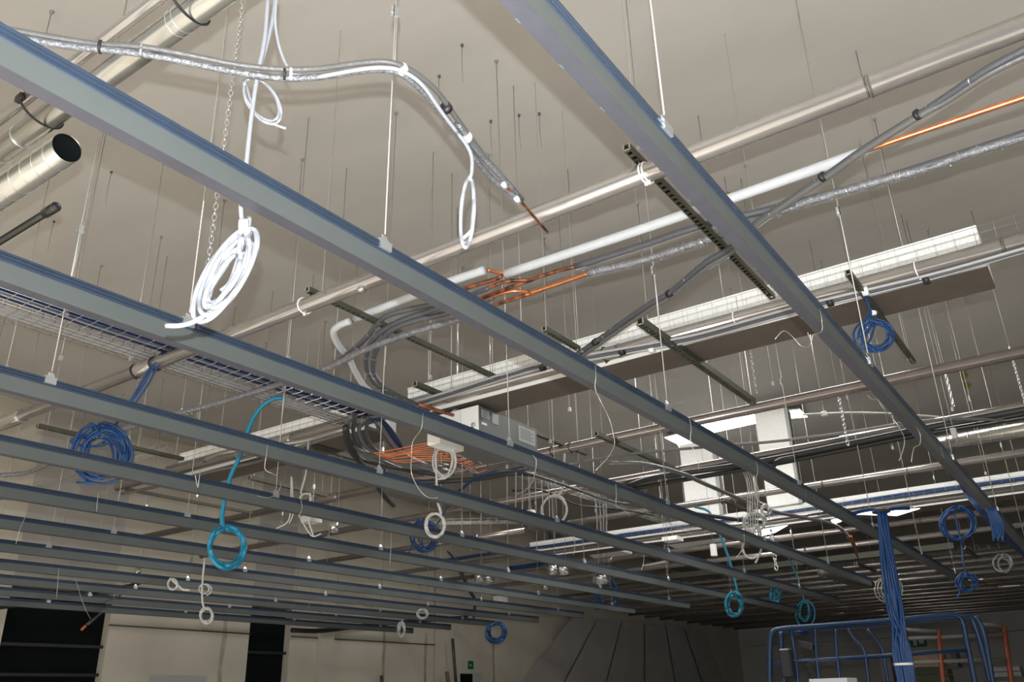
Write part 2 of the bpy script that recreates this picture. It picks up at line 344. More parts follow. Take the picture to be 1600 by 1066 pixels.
# vertical duct drops
def drop(px, py, wpx, label, zt):
    p = onx(px, py, 14.35); q = onx(px + wpx, py, 14.35)
    t = thing('duct_drop', label, 'duct', 'white vertical duct drops', (14.35, q.y, Z(2.94))); wd = p.y - q.y
    h = zt - 2.94
    for q_ in range(2): BOX('front_board', 'duct_white', (0, 0, q_ * h / 2), (.03, wd, (q_ + 1) * h / 2 - .004), t)
    BOX('side_board', 'brown_board', (.03, 0, 0), (.36, .02, h), t); BOX('side_board', 'duct_white', (.03, wd - .02, 0), (.36, wd, h), t); BOX('rear_board', 'duct_white', (.36, 0, 0), (.39, wd, h), t)
    BOX('side_edge', 'plate', (.0, -.06, 0), (.03, -.002, h), t)
drop(1062, 702, 50, 'white duct drop at left of the bright skylight, behind the channel', 4.33)
drop(1180, 655, 47, 'tall white duct drop at right of the bright skylight', 4.66)
# skylight openings (they give off daylight) and two made-up glowing panes
def sky(pts, z, label, name='skylight_pane'):
    bm = bmesh.new(); vs_ = [onz(px, py, z) for px, py in pts]
    A = [bm.verts.new(v) for v in vs_]; B = [bm.verts.new(v + Vector((0, 0, .03))) for v in vs_]; k = len(A)
    bm.faces.new(A); bm.faces.new(B[::-1])
    for i in range(k): bm.faces.new((A[i], B[i], B[(i+1) % k], A[(i+1) % k]))
    bmesh.ops.recalc_face_normals(bm, faces=bm.faces[:]); o = obj(name, bm, 'sky_pane'); o.data.materials.append(MATS['plate'])
    for p in o.data.polygons:
        if p.center.z > vs_[0].z + .005: p.material_index = 1
    return tag(o, label, 'skylight', 'open skylights')
sky([(1038, 684), (1062, 678), (1092, 664), (1135, 656), (1182, 647), (1250, 640), (1262, 652), (1236, 654), (1180, 662), (1112, 677), (1118, 690), (1150, 703), (1062, 700), (1058, 694)], 4.74, 'bright skylight crescent above the two white duct drops')
sky([(1162, 832), (1231, 821), (1212, 832), (1190, 838)], 2.6, 'small pointed skylight beside the hanging chain')  # white end of the duct drawn as a glowing pane, no skylight
sky([(1298, 813), (1312, 810), (1315, 815), (1303, 819)], 2.6, 'tiny bright skylight spot under the second channel, at right')
sky([(1332, 804), (1362, 797), (1438, 795), (1402, 806)], 2.6, 'bright lilac-edged skylight sliver behind the bundle of blue cables')
bm = bmesh.new(); box(bm, (10.3, .9, Z(4.84)), (11.4, 7.4, Z(4.87))); o = obj('skylight_pane', bm, 'sky_pane_sunny'); tag(o, 'long skylight pane above and behind the near white duct', 'skylight', 'open skylights')  # unseen pane added to brighten the far white duct and its drops
# boards under the far skylight row, seen between the channels
def slabz(pts, z, m, name, label, cat, th=.05):
    bm = bmesh.new(); vs_ = [onz(px, py, z) for px, py in pts]; A = [bm.verts.new(v) for v in vs_]; B = [bm.verts.new(v + Vector((0, 0, th))) for v in vs_]; k = len(A)
    bm.faces.new(A); bm.faces.new(B[::-1])
    for i in range(k): bm.faces.new((A[i], B[i], B[(i+1) % k], A[(i+1) % k]))
    bmesh.ops.recalc_face_normals(bm, faces=bm.faces[:]); o = tag(obj(name, bm, m), label, cat); rods(o, [tuple(sum(vs_, Vector()) / k)]); return o
# ================================================================ STRUTS (perforated rails) and their rods
def strut(px0, py0, px1, py1, z, label, wd=.04, step=.05, m='strut'):
    p = onz(px0, py0, z); q = onz(px1, py1, z); y = (p.y + q.y) / 2
    if abs(p.x - q.x) > abs(p.y - q.y): q.y = y; p.y = y
    t = thing('perforated_rail', label, 'rail', 'perforated support rails', p); L = (q - p).length; d = (q - p).normalized(); s = d.cross(Vector((0, 0, 1)))
    for a in (-1, 1):
        bm = bmesh.new(); bar(bm, s * a * wd * .42, d * L + s * a * wd * .42, wd * .16, wd * .9); obj('side_strip', bm, m, t)
    bm = bmesh.new(); k = 0
    while k * step < L: bar(bm, d * k * step - Vector((0, 0, wd * .4)), d * min(L, k * step + step * .45) - Vector((0, 0, wd * .4)), wd * .7, wd * .1); k += 1
    o = obj('slotted_web', bm, m, t); o['kind'] = 'stuff'
    bm = bmesh.new(); bar(bm, Vector((0, 0, wd * .35)) , d * L + Vector((0, 0, wd * .35)), wd * .98, wd * .08); obj('rail_back', bm, m, t)
    bm = bmesh.new()
    for a in (-1, 1): bar(bm, -d * .003 + s * a * wd * .42, d * .002 + s * a * wd * .42, wd * .2, wd * .95)
    bar(bm, -d * .003 - Vector((0, 0, wd * .42)), d * .002 - Vector((0, 0, wd * .42)), wd, wd * .16); obj('rail_end', bm, 'strut_bright', t)
    for k, f in enumerate((.06, .94)):
        b = p + (q - p) * f; zc = Z(ceil_z(b.x)); bm = bmesh.new(); tube(bm, [(b.x - p.x, b.y - p.y, -.03), (b.x - p.x, b.y - p.y, (zc - p.z) / 2), (b.x - p.x, b.y - p.y, zc - p.z)], .0032, 5); obj('hanging_rod', bm, 'wire', t)
    return t
strut(979, 230, 1207, 464, 2.615, 'perforated rail tied under the large pale pipe beside the rightmost channel')
strut(478, 453, 782, 592, 2.61, 'perforated rail in the picture centre over the curved grey hoses')
strut(842, 516, 912, 543, 2.60, 'short perforated rail right of the second channel, above the white duct')
strut(996, 503, 1180, 627, 2.58, 'dark rail from the bright pipe by the white duct to the brownish pipe', .06)
strut(1333, 423, 1421, 567, 2.58, 'dark perforated rail beside the blue coil hanging at right')
strut(634, 604, 930, 707, 2.72, 'dark rail running behind the white box unit', .05)
strut(974, 669, 1031, 746, 2.58, 'short dark rail below the brownish pipe, left of the skylight', .05)
strut(52, 667, 292, 716, 2.6, 'perforated rail at left behind the blue cable coil', .045)
strut(185, 766, 402, 800, 2.6, 'dark thin rail at left under the pipes, above the turquoise coil')
strut(489, 694, 562, 722, 2.58, 'short dark rail left of the orange cables', .05)
strut(400, 744, 500, 776, 2.58, 'dark rail below the mesh tray joint, left of the white small coil', .05)
strut(1115, 783, 1190, 800, 2.58, 'thin dark rail over the far white duct', .05)
strut(1340, 880, 1365, 893, 2.6, 'tiny dark rail near the copper-tipped cables at right', .06)
strut(1512, 855, 1522, 872, 2.6, 'tiny dark rail below the big blue coil at right', .06)
# ================================================================ MESH CABLE TRAYS
def tray(a, b, wd, label, up=.05, step=.1, r1=.002, r2=.0022, rm='tray_wire'):
    a = Vector(a); b = Vector(b); d = (b - a).normalized(); s = d.cross(Vector((0, 0, 1))).normalized(); L = (b - a).length
    t = thing('mesh_cable_tray', label, 'cable tray', None, a)
    for k in range(5): T('long_wire', rm, [s * (-wd/2 + wd * k / 4), d * L / 2 + s * (-wd/2 + wd * k / 4), d * L + s * (-wd/2 + wd * k / 4)], r1, t, 5)
    for k in (-1, 1): T('long_wire', rm, [s * k * wd/2 + Vector((0, 0, up)), d * L / 2 + s * k * wd/2 + Vector((0, 0, up)), d * L + s * k * wd/2 + Vector((0, 0, up))], r1, t, 5)
    if up > .09:
        for k in (-1, 1): T('long_wire', rm, [s * k * wd/2 + Vector((0, 0, up / 2)), d * L / 2 + s * k * wd/2 + Vector((0, 0, up / 2)), d * L + s * k * wd/2 + Vector((0, 0, up / 2))], r1, t, 5)
    n = min(298, int(L / step)); src = None
    for k in range(n):
        if src is None:
            src = T('cross_wire', rm, [s * -wd/2 + Vector((0, 0, up + .012)), s * -wd/2 + Vector((0, 0, -.003)), s * wd/2 + Vector((0, 0, -.003)), s * wd/2 + Vector((0, 0, up + .012))], r2, t, 4, smooth=False); c = src
        else: c = src.copy(); COL.objects.link(c); c.parent = t
        c.location = d * (k * step + .02)
    return t
def cables(name, label, m, paths, r, cat='cable', jit=.0, pn='cable', sm=5, group=None, mats=None, seg=6):
    t = thing(name, label, cat, group, paths[0][0])
    for i, p in enumerate(paths): T(pn, mats[i % len(mats)] if mats else m, [Vector(q) - paths[0][0] for q in p], r if not isinstance(r, (list, tuple)) else r[i % len(r)], t, seg, sm)
    return t
TY = 5.72
tray((1.0, 5.745, Z(2.63)), (5.75, 5.745, Z(2.63)), .22, 'mesh cable tray full of blue cables under the third channel', step=.115, rm='chrome', up=.045)
tray((.6, 6.03, Z(2.63)), (5.9, 6.03, Z(2.63)), .25, 'second mesh cable tray with grey cables beside the one with blue cables', step=.09, r1=.0025, r2=.0022, rm='steel')
tray((8.5, TY + .1, Z(2.63)), (16.4, TY + .1, Z(2.63)), .26, 'far mesh cable tray running along behind the third channel', step=.12)
tray((5.905, -.8, Z(2.75)), (5.905, 9.4, Z(2.75)), .1, 'wire mesh tray running along the long white duct', up=.11, step=.125, r1=.0014, r2=.0012)
tray((13.98, -.8, Z(2.71)), (13.98, 12.2, Z(2.71)), .2, 'mesh tray with blue cables along the far white duct', up=.06, step=.15)
tray((22.2, -.8, Z(2.9)), (22.2, 9, Z(2.9)), .35, 'far mesh tray beyond the dark crossbeam', up=.08, step=.2)
pp = []
for i in range(16):
    y = 5.66 + .013 * i; z0 = Z(2.648) + (i % 4) * .013
    pp.append([Vector((1.0 + q * .95, y + random.uniform(-.012, .012), z0 + random.uniform(-.006, .006))) for q in range(6)])
cables('data_cables', 'flat grey cables lying on the second near mesh tray', 'cable_grey', [[Vector((1.0 + q * 1.2, 5.93 + .03 * i, Z(2.648) + random.uniform(-.002, .004))) for q in range(5)] for i in range(7)], .007)
cables('data_cables', 'flat run of navy and blue cables lying in the near mesh tray', 'cable_navy', pp, .0125, mats=['cable_navy', 'cable_blue', 'cable_navy', 'cable_grey', 'cable_navy'])
pp = [[Vector((13.92 + .03 * i + random.uniform(-.01, .01), -.8 + q * 1.6, Z(2.735) + .02 * (i % 2) + random.uniform(-.01, .01))) for q in range(9)] for i in range(5)]
cables('data_cables', 'blue cables lying in the mesh tray along the far white duct', 'cable_blue', pp, .017)
cables('data_cables', 'blue cables drooping out of the far left tray end', 'cable_blue', [[onz(px, py + 2 * i, 2.65) for px, py in ((796, 886), (830, 882), (858, 876))] for i in range(3)], .02)
cables('data_cables', 'few pale cables in the mesh tray along the long white duct', 'cable_grey', [[Vector((5.885 + .018 * i, y, Z(2.762))) for y in (5.0, 6.5, 8.0, 9.3)] for i in range(3)], .007)
# perforated tray sides left (white toothed strip)
tray((5.3, 8.3, Z(2.70)), (5.3, 12.6, Z(2.70)), .12, 'toothed pale tray at left edge beyond the blue coil', step=.13)
tray((8.2, 12.0, Z(2.7)), (11.8, 7.6, Z(2.72)), .2, 'short mesh tray among the lowest channels, centre', step=.14)
# ================================================================ UPPER-LEFT DUCTS
def along_y(name, label, m, x, z, y0, y1, r, cat, seg=24):
    t = thing(name, label, cat, None, (x, y0, Z(z))); T('duct_tube', m, [(0, 0, 0), (0, (y1 - y0) / 2, 0), (0, y1 - y0, 0)], r, t, seg); return t
d1 = along_y('round_duct', 'large round metal duct crossing the top left corner', 'duct_metal', 1.45, 2.65, .9, 5.6, .058, 'duct')
for sy in (2.62, 2.66, 3.93, 4.14): bm = bmesh.new(); ring(bm, (0, sy - .9, 0), (0, 1, 0), .0585, .0025, 28, 5); obj('seam_ring', bm, 'galv_bright', d1, True)
d2 = along_y('slim_pipe', 'slim metal pipe strapped above the large duct at top left', 'steel_light', 1.335, 2.68, .9, 5.6, .026, 'pipe', 16)
for k, (px, py) in enumerate(((305, 12), (72, 178))):
    yy = onz(px, py, 2.65).y
    bm = bmesh.new(); pts = []
    for q in range(25):
        a = 2 * PI * q / 24; c = (1.45, .064) if math.cos(a) > -.3 else (1.335, .032)
        pts.append((1.41 + (.112 if math.cos(a) > 0 else .112) * math.cos(a), yy + .02 * math.cos(a), Z(2.655) + .068 * math.sin(a)))
    tube(bm, pts, .006, 6); box(bm, (1.29, yy - .03, Z(2.655) - .012), (1.315, yy + .02, Z(2.655) + .02))
    tag(obj('strap', bm, 'zip_black', None, True), ['black strap round both ducts near the top edge', 'black strap round both ducts under the second channel'][k], 'strap')
p_end = onz(105, 231, 2.65); t = thing('spiral_duct', 'round spiral duct with dark open end at upper left', 'duct', None, (p_end.x, p_end.y, p_end.z))
bm = bmesh.new(); sleeve(bm, (0, 0, 0), (0, 3, 0), .078, .0765, 32); obj('duct_tube', bm, 'duct_metal', t, True)
bm = bmesh.new(); tube(bm, [(0, .25, 0), (0, .27, 0)], .0762, 32); obj('inner_lining', bm, 'dark_void', t)  # black disc stands for the shade deep inside the open duct
bm = bmesh.new(); sleeve(bm, (0, .003, 0), (0, 2.9, 0), .0758, .075, 32); obj('inner_wall', bm, 'dark_void', t, True)  # inside face blackened, the duct's inner shade put into its colour
bm = bmesh.new(); tube(bm, [(.0785 * math.cos(a * .2), .03 + a * .115 / 31.4, .0785 * math.sin(a * .2)) for a in range(620)], .0016, 4); obj('spiral_seam', bm, 'galv_bright', t, True)
p_end = onz(88, 323, 2.65); t = thing('black_pipe', 'glossy dark plastic pipe with socket end at the left edge', 'pipe', None, p_end)
T('pipe_tube', 'pipe_green_black', [(0, .1, 0), (0, 1, 0), (0, 3, 0)], .022, t, 20)
bm = bmesh.new(); sleeve(bm, (0, 0, 0), (0, .12, 0), .029, .023, 24); obj('socket', bm, 'pipe_green_black', t, True)
T('socket_lip', 'insul_grey', [(0, .012, 0), (0, .03, 0)], .0225, t, 20)
bm = bmesh.new(); ring(bm, (0, 0.004, 0), (0, 1, 0), .026, .0035, 24, 6); obj('rim', bm, 'insul_mid', t, True)
# ================================================================ INSULATED PIPES AND COPPER
def wrinkle(r):
    g_ = random.Random(5); return lambda u: r * (1 + g_.uniform(-.14, .12))
def run(name, label, m, pts, r, z, cat='pipe', seg=12, sm=5, group=None):
    if 'corrugated' in name: r = wrinkle(r); sm = 12
    P_ = [onz(*p[:2], p[2] if len(p) > 2 else z) for p in pts]; P_ = [q if q.y < 13.9 else ony(p[0], p[1], 14.3) for p, q in zip(pts, P_)]; o = P_[0].copy()
    x = T(name, m, [q - o for q in P_], r, None, seg, sm); x.location = o
    if 'corrugated' in name or name == 'insulated_hose':                 # wrapping tape turns catching the light
        g_ = random.Random(len(label)); pth = smoothpath([q - o for q in P_], 8); bm = bmesh.new(); rr_ = (r(0) if callable(r) else r) * 1.06; acc = 0; dense = 'corrugated' in name
        for a_, b_ in zip(pth, pth[1:]):
            acc += (b_ - a_).length
            if acc < (.03 if dense else .06): continue
            acc = 0
            if g_.random() < .25: continue
            tt = (b_ - a_).normalized(); n1 = (tt.orthogonal().normalized()); n2 = tt.cross(n1); ph = g_.random() * 6.28; sk = g_.uniform(-.4, .4) * rr_
            pp_ = [a_ + (n1 * math.cos(ph + q) + n2 * math.sin(ph + q)) * rr_ + tt * sk * q for q in [.35 * z_ for z_ in range(g_.randint(3, 9))]]
            tube(bm, pp_, .0017, 4)
        o2 = obj('tape_edge', bm, 'galv_bright', x); o2['kind'] = 'stuff'
    return tag(x, label, cat, group)
def part_run(par, name, m, pts, r, z, seg=10, sm=5):
    P_ = [onz(*p[:2], p[2] if len(p) > 2 else z) - par.location for p in pts]; return T(name, m, P_, r, par, seg, sm)
a = run('insulated_pipe', 'white insulated pipe from the copper joint up to the bare copper at right', 'insul_white', [(790, 428), (1000, 359), (1200, 290), (1342, 240)], .031, 2.69, seg=18)
part_run(a, 'bare_copper_end', 'copper', [(1330, 244), (1400, 219), (1600, 152), (1660, 132)], .016, 2.69, 14)
a = run('insulated_pipe', 'white insulated pipe with bare copper ring left of the second channel', 'insul_white', [(757, 422), (700, 441), (642, 464), (554, 498)], .029, 2.69, seg=18)
part_run(a, 'copper_piece', 'copper', [(762, 422), (775, 425), (800, 428)], .012, 2.69)
part_run(a, 'copper_ring', 'copper', [(556, 497), (550, 500), (542, 504)], .018, 2.69)
part_run(a, 'bent_end', 'insul_white', [(546, 502), (530, 509), (521, 519), (528, 538), (545, 560), (556, 583), (572, 606), (600, 626), (640, 646)], .026, 2.63, 14)
a = run('insulated_pipe', 'dark grey insulated pipe ending in copper, crossing to the right edge', 'insul_grey', [(898, 417), (1000, 385), (1090, 355), (1200, 328), (1340, 292), (1480, 248), (1650, 193)], .023, 2.67, seg=14)
part_run(a, 'copper_branch', 'copper_burnt', [(900, 416), (870, 424), (847, 431), (828, 438), (787, 453), (740, 470)], .0135, 2.67)
part_run(a, 'copper_branch', 'copper_burnt', [(831, 438), (815, 438), (790, 440), (765, 449), (750, 455)], .0135, 2.675)
part_run(a, 'grey_sleeve', 'insul_grey', [(764, 450), (740, 459), (715, 470)], .017, 2.67)
part_run(a, 'copper_branch', 'copper_burnt', [(784, 431), (772, 437), (751, 443), (725, 452), (690, 466)], .016, 2.68)
a = run('corrugated_pipe', 'silver wrinkled wrapped pipe with copper fork, below the dark insulated one', 'insul_silver', [(918, 427), (1000, 408), (1080, 383), (1130, 366), (1200, 338), (1260, 316), (1360, 287), (1450, 262), (1520, 238), (1650, 199)], .026, 2.66, seg=14)
part_run(a, 'copper_fork', 'copper', [(922, 426), (880, 441), (849, 451), (828, 458)], .0165, 2.66)
part_run(a, 'fork_joint', 'copper', [(846, 452), (836, 456), (820, 461)], .019, 2.66)
part_run(a, 'copper_branch', 'copper_burnt', [(824, 460), (800, 468), (772, 477), (745, 487)], .0135, 2.66)
part_run(a, 'copper_branch', 'copper', [(826, 457), (810, 455), (794, 456), (771, 463), (750, 472)], .0135, 2.665)
part_run(a, 'grey_sleeve', 'insul_grey', [(771, 465), (745, 477), (722, 486)], .017, 2.66)
for i, (nm, m, pts, r, z, lab) in enumerate([
    ('insulated_hose', 'insul_grey', [(715, 462), (670, 477), (628, 486), (602, 495), (588, 508), (572, 528), (540, 556), (500, 582), (470, 595)], .021, 2.60, 'dark grey hose bending left from the copper joints, uppermost of the bunch'),
    ('insulated_hose', 'insul_grey', [(722, 470), (682, 483), (625, 502), (592, 522), (575, 547), (573, 577), (590, 604), (625, 622), (655, 634), (670, 641)], .021, 2.56, 'dark hose curving down towards the white box unit, outer one'),
    ('insulated_hose', 'insul_grey', [(735, 478), (697, 490), (650, 501), (615, 514), (596, 533), (584, 560), (586, 588), (610, 612), (650, 632), (668, 643)], .021, 2.53, 'dark hose curving down towards the white box unit, inner one'),
    ('corrugated_hose', 'insul_silver', [(760, 484), (718, 499), (662, 514), (605, 533), (560, 552), (500, 580), (400, 612), (330, 633), (270, 648)], .026, 2.50, 'silver wrinkled hose running down left behind the third channel'),
    ('corrugated_hose', 'insul_silver', [(270, 649), (190, 672), (140, 697), (90, 718), (45, 738), (0, 743), (-60, 750)], .027, 2.50, 'dull wrinkled hose passing through the blue coil to the left edge'),
    ('plain_conduit', 'insul_mid', [(560, 545), (520, 570), (480, 588), (430, 606)], .011, 2.55, 'slim grey conduit beside the silver hose, left of the hose bend')]):
    run(nm, lab, m, pts, r, z, 'hose')
# black pipe P5: paired diagonal hoses
a = run('insulated_hose', 'dark grey double hose running diagonally to the top right corner', 'insul_grey', [(898, 556), (950, 520), (1010, 478), (1045, 458), (1100, 412), (1140, 388), (1180, 350), (1230, 315), (1290, 275), (1345, 236), (1430, 183), (1480, 150), (1540, 110), (1600, 78), (1650, 55)], .018, 2.54, 'hose', 14)
part_run(a, 'second_hose', 'insul_mid', [(905, 559), (957, 523), (1014, 484), (1048, 463), (1105, 418), (1143, 394), (1180, 354), (1230, 318), (1290, 278), (1345, 239), (1430, 185), (1480, 157), (1540, 118), (1600, 88), (1650, 66)], .018, 2.53, 12)
for px, py in ((928, 536), (1044, 460), (1283, 278), (1431, 181)): c = onz(px, py, 2.535) - a.location; c2 = onz(px + 5, py - 3.4, 2.535) - a.location; bm = bmesh.new(); tube(bm, [c, c2], .027, 12); obj('black_tape', bm, 'zip_black', a, True)
# curved bundle at top left
Zb = 2.12
up_ = [(-20, 38), (20, 47), (100, 61), (155, 69), (220, 73), (300, 87), (370, 101), (440, 108), (500, 107), (560, 99), (605, 97), (640, 109), (680, 140), (715, 187), (740, 222), (770, 262), (795, 292)]
lo_ = [(-20, 50), (20, 57), (100, 71), (155, 77), (220, 84), (300, 99), (370, 113), (440, 122), (500, 120), (560, 111), (605, 109), (636, 121), (672, 155), (708, 200), (735, 238), (770, 280), (812, 312)]
a = run('insulated_pipe', 'pair of curved grey insulated pipes with copper tips hanging at top centre', 'insul_mid', up_, .0105, Zb, 'pipe', 14)
part_run(a, 'lower_pipe', 'insul_silver', lo_, .0125, Zb - .02, 14)
part_run(a, 'clear_sleeve', 'insul_silver', [(715, 192), (745, 235), (780, 272), (815, 312)], .014, Zb, 14)
part_run(a, 'copper_tip', 'copper', [(786, 288), (800, 302), (820, 322), (853, 360)], .0068, Zb - .02)
part_run(a, 'copper_tip', 'copper_burnt', [(812, 312), (835, 340), (856, 363)], .006, Zb - .04)
part_run(a, 'white_end_ring', 'insul_white', [(785, 286), (790, 292)], .013, Zb - .02, 14); part_run(a, 'white_end_ring', 'insul_white', [(806, 309), (811, 315)], .013, Zb - .04, 14)
for px, py, m in ((155, 73, 'zip_black'), (443, 115, 'zip_black'), (695, 166, 'zip_black'), (220, 79, 'chrome'), (626, 106, 'zip_white'), (453, 115, 'zip_white'), (727, 212, 'zip_white')):
    c = onz(px, py, Zb - .01) - a.location; c2 = onz(px + 4, py + .5 if px < 600 else py + 5, Zb - .01) - a.location; T('pipe_tape', m, [c, c2] , .024, a, 12)
# cables along the long white duct
for i, (dy, r, m, lab) in enumerate(((0, .012, 'insul_duct', 'grey conduit strapped beneath the bright pipe, upper one'), (5, .013, 'insul_grey', 'dark conduit strapped beneath the bright pipe, middle one'), (9, .012, 'insul_duct', 'grey conduit strapped beneath the bright pipe, lowest one'))):
    run('conduit', lab, m, [(560 + 80, 630 + dy), (700, 612 + dy), (790, 583 + dy), (850, 566 + dy), (925, 553 + dy), (1020, 536 + dy), (1100, 520 + dy), (1250, 478 + dy), (1450, 430 + dy * .8), (1600, 388 + dy * .6), (1660, 372 + dy * .6)], r, 2.58, 'conduit', 8)
for px, py, m in ((848, 574, 'zip_black'), (972, 549, 'zip_black'), (1297, 472, 'zip_black'), (1447, 437, 'zip_black'), (1018, 545, 'zip_white'), (1352, 455, 'zip_white')):
    c = onz(px, py, 2.575); tag(T('tape_band', m, [c + Vector((0, -.02, 0)), c + Vector((0, .02, 0))], .034, None, 10), '%s band round the grey conduits at the white duct, %s' % ('black' if 'black' in m else 'white', {848: 'left of the second channel', 972: 'right of the second channel', 1297: 'right of the first channel', 1447: 'nearest the right edge', 1018: 'pale one mid-duct', 1352: 'above the blue coil'}[px]), 'band')
# more conduits and hoses farther back
far_runs = [
 ('conduit', 'double grey conduit crossing before the skylight panels', 'insul_mid', [(880, 729), (975, 711), (1075, 701), (1200, 691), (1325, 676), (1425, 660), (1500, 655), (1600, 658), (1660, 660)], .016, 2.5, 'conduit'),
 ('conduit', 'thin pale conduit arching over the dark ceiling at right', 'cable_cream', [(1255, 648), (1275, 647), (1330, 645), (1380, 646), (1430, 649), (1480, 653), (1540, 659), (1577, 665)], .013, 3.2, 'conduit'),
 ('black_hose', 'glossy black hose under the grey pipe at right, upper', 'rubber_black', [(975, 763), (1005, 751), (1050, 742), (1142, 729), (1200, 719), (1330, 693), (1450, 668), (1600, 640), (1660, 628)], .035, 2.55, 'hose'),
 ('black_hose', 'glossy black hose under the grey pipe at right, lower', 'pipe_green_black', [(990, 764), (1050, 753), (1142, 737), (1200, 727), (1330, 701), (1450, 677), (1600, 652), (1660, 640)], .03, 2.5, 'hose'),
 ('flexible_duct', 'grey flexible conduit from the black hoses down to copper tips', 'insul_mid', [(950, 725), (1010, 726), (1070, 742), (1092, 752), (1140, 773), (1200, 797), (1250, 808), (1298, 818), (1320, 832), (1334, 852)], .025, 2.3, 'conduit'),
 ('black_hose', 'black bent hose below the small skylight box', 'rubber_black', [(1045, 799), (1100, 805), (1150, 812), (1190, 816)], .03, 2.5, 'hose'),
 ('black_hose', 'black hose hanging below the orange cables towards the fourth channel', 'rubber_black', [(540, 668), (543, 695), (560, 720), (578, 742), (600, 775), (615, 790)], .03, 2.4, 'hose'),
 ('black_hose', 'thick black hose curving under the orange cables to the right', 'rubber_black', [(598, 735), (615, 747), (650, 753), (700, 752), (750, 748), (800, 740), (835, 742)], .03, 2.45, 'hose'),
 ('black_hose', 'short black hose beside the tall white duct drop', 'rubber_black', [(1207, 733), (1211, 724), (1220, 719), (1240, 715)], .03, 2.5, 'hose'),
 ('black_hose', 'black hose at lower left bending up into the channels', 'rubber_black', [(-20, 952), (40, 944), (95, 936), (110, 928), (150, 925), (210, 914), (219, 908), (220, 902)], .035, 2.0, 'hose'),
 ('black_hose', 'black hose across the cream wall above the green sign', 'rubber_black', [(456, 985), (500, 986), (560, 979), (610, 974), (680, 968), (722, 966), (730, 960)], .05, 1.75, 'hose'),
 ('plain_conduit', 'slim conduit hanging over the dark doorway with red tip, upper', 'insul_mid', [(188, 930), (170, 947), (150, 965), (136, 977)], .02, 1.7, 'conduit'),
 ('plain_conduit', 'slim conduit hanging over the dark doorway with red tip, lower', 'insul_mid', [(182, 930), (160, 955), (140, 971), (128, 982)], .012, 1.6, 'conduit'),
 ('grey_pipe', 'grey twisted hose from left edge under the toothed tray', 'insul_mid', [(-20, 776), (40, 782), (100, 790), (150, 800), (220, 812)], .02, 2.5, 'pipe'),
 ('grey_pipe', 'grey conduit under the white duct at left', 'insul_mid', [(190, 772), (260, 757), (330, 737), (400, 722), (480, 695), (545, 675)], .018, 2.55, 'pipe'),
 ('grey_pipe', 'pale pipe under the duct at left, beside the conduit', 'steel_light', [(320, 720), (350, 708), (420, 697), (480, 688), (540, 670)], .024, 2.55, 'pipe'),
 ('open_pipe', 'dark pipe with black open end beside the third channel, far right', 'strut', [(1283, 895), (1310, 903), (1335, 911), (1362, 914)], .07, 1.78, 'pipe'),
 ('black_hose', 'black curved hose among the lowest channels, above the blue coil', 'rubber_black', [(720, 894), (735, 925), (742, 940), (740, 965)], .03, 1.7, 'hose'),
 ('black_hose', 'dark hose rising behind the lowest channels, centre', 'rubber_black', [(700, 862), (715, 880), (728, 905)], .02, 2.2, 'hose'),
 ('long_hose', 'grey hose sagging beneath the box unit to the right', 'insul_grey', [(740, 742), (800, 735), (850, 748), (900, 765), (960, 785), (1030, 790)], .016, 2.4, 'hose'),
 ('long_hose', 'dark hose crossing left of the far mesh tray', 'rubber_black', [(800, 767), (840, 765), (870, 775), (905, 790), (960, 795), (1020, 805)], .014, 2.5, 'hose')]
for nm, lab, m, pts, r, z, cat in far_runs: run(nm, lab, m, pts, r, z, cat, 10)
for i in range(3):
    run('copper_tip', ['copper tip of the grey flexible conduit, longest', 'copper tip of the grey flexible conduit, middle', 'copper tip of the grey flexible conduit, shortest'][i], 'copper', [(1324 + 3 * i, 838), (1332 + 2 * i, 852), (1338 + i * 2, 868 + 4 * i)], .012, 2.28, 'pipe', 6)
c = ony(134, 978, 14.27); tag(T('red_tip', 'cable_orange', [c, ony(127, 985, 14.27)], .022, None, 8), 'orange-red tip of the conduits over the dark doorway', 'tip')
# ================================================================ HOSE AND CABLE KNOT in the middle
def zrun(pts, z): return [onz(p[0], p[1], z) for p in pts]
g = [[(549, 650), (541, 668), (546, 690), (562, 704), (592, 714), (640, 724), (690, 730)], [(566, 655), (561, 676), (573, 698), (604, 716), (650, 729), (700, 737)], [(575, 652), (573, 680), (590, 705), (630, 724), (680, 739)], [(586, 655), (596, 678), (615, 700), (650, 718), (700, 728)],
     [(548, 690), (562, 716), (600, 728), (640, 736), (690, 744)], [(592, 660), (606, 682), (625, 705), (660, 724), (705, 738)], [(556, 650), (552, 672), (560, 696), (582, 712), (620, 730), (660, 742)]]
cables('hose_bundle', 'tangle of grey and black flexible hoses in the picture centre', 'insul_mid', [zrun(p, 2.45 + .02 * (i % 4)) for i, p in enumerate(g)], [.022, .02, .018, .02, .02], 'hose', pn='hose', mats=['insul_mid', 'insul_silver', 'insul_grey', 'insul_mid', 'rubber_black', 'insul_silver', 'insul_grey'], seg=10)
op = []
for i in range(9): op.append(zrun([(583 + i * 4, 709 + i * 1.6), (620 + 2 * i, 702 + i * 2.2 + 3 * math.sin(i)), (660 + i, 694 + i * 3.2), (700 + i * 2, 690 + i * 4.0), (735, 700 + i * 4.5)], 2.42))
cables('orange_cables', 'fan of thin orange cables in the hose tangle', 'cable_orange', op, .0055)
rnd = random.Random(3); mp_ = []
for i in range(22): x = 690 + rnd.random() * 60; y = 705 + rnd.random() * 30; mp_.append(zrun([(x, y), (x + rnd.uniform(5, 14), y + rnd.uniform(-4, 6)), (x + rnd.uniform(12, 28), y + rnd.uniform(-2, 10))], 2.40))
cables('loose_wires', 'scraps of blue, red and black wires right of the orange cables', 'cable_blue', mp_, .006, mats=['cable_blue', 'copper_burnt', 'rubber_black', 'cable_orange'])
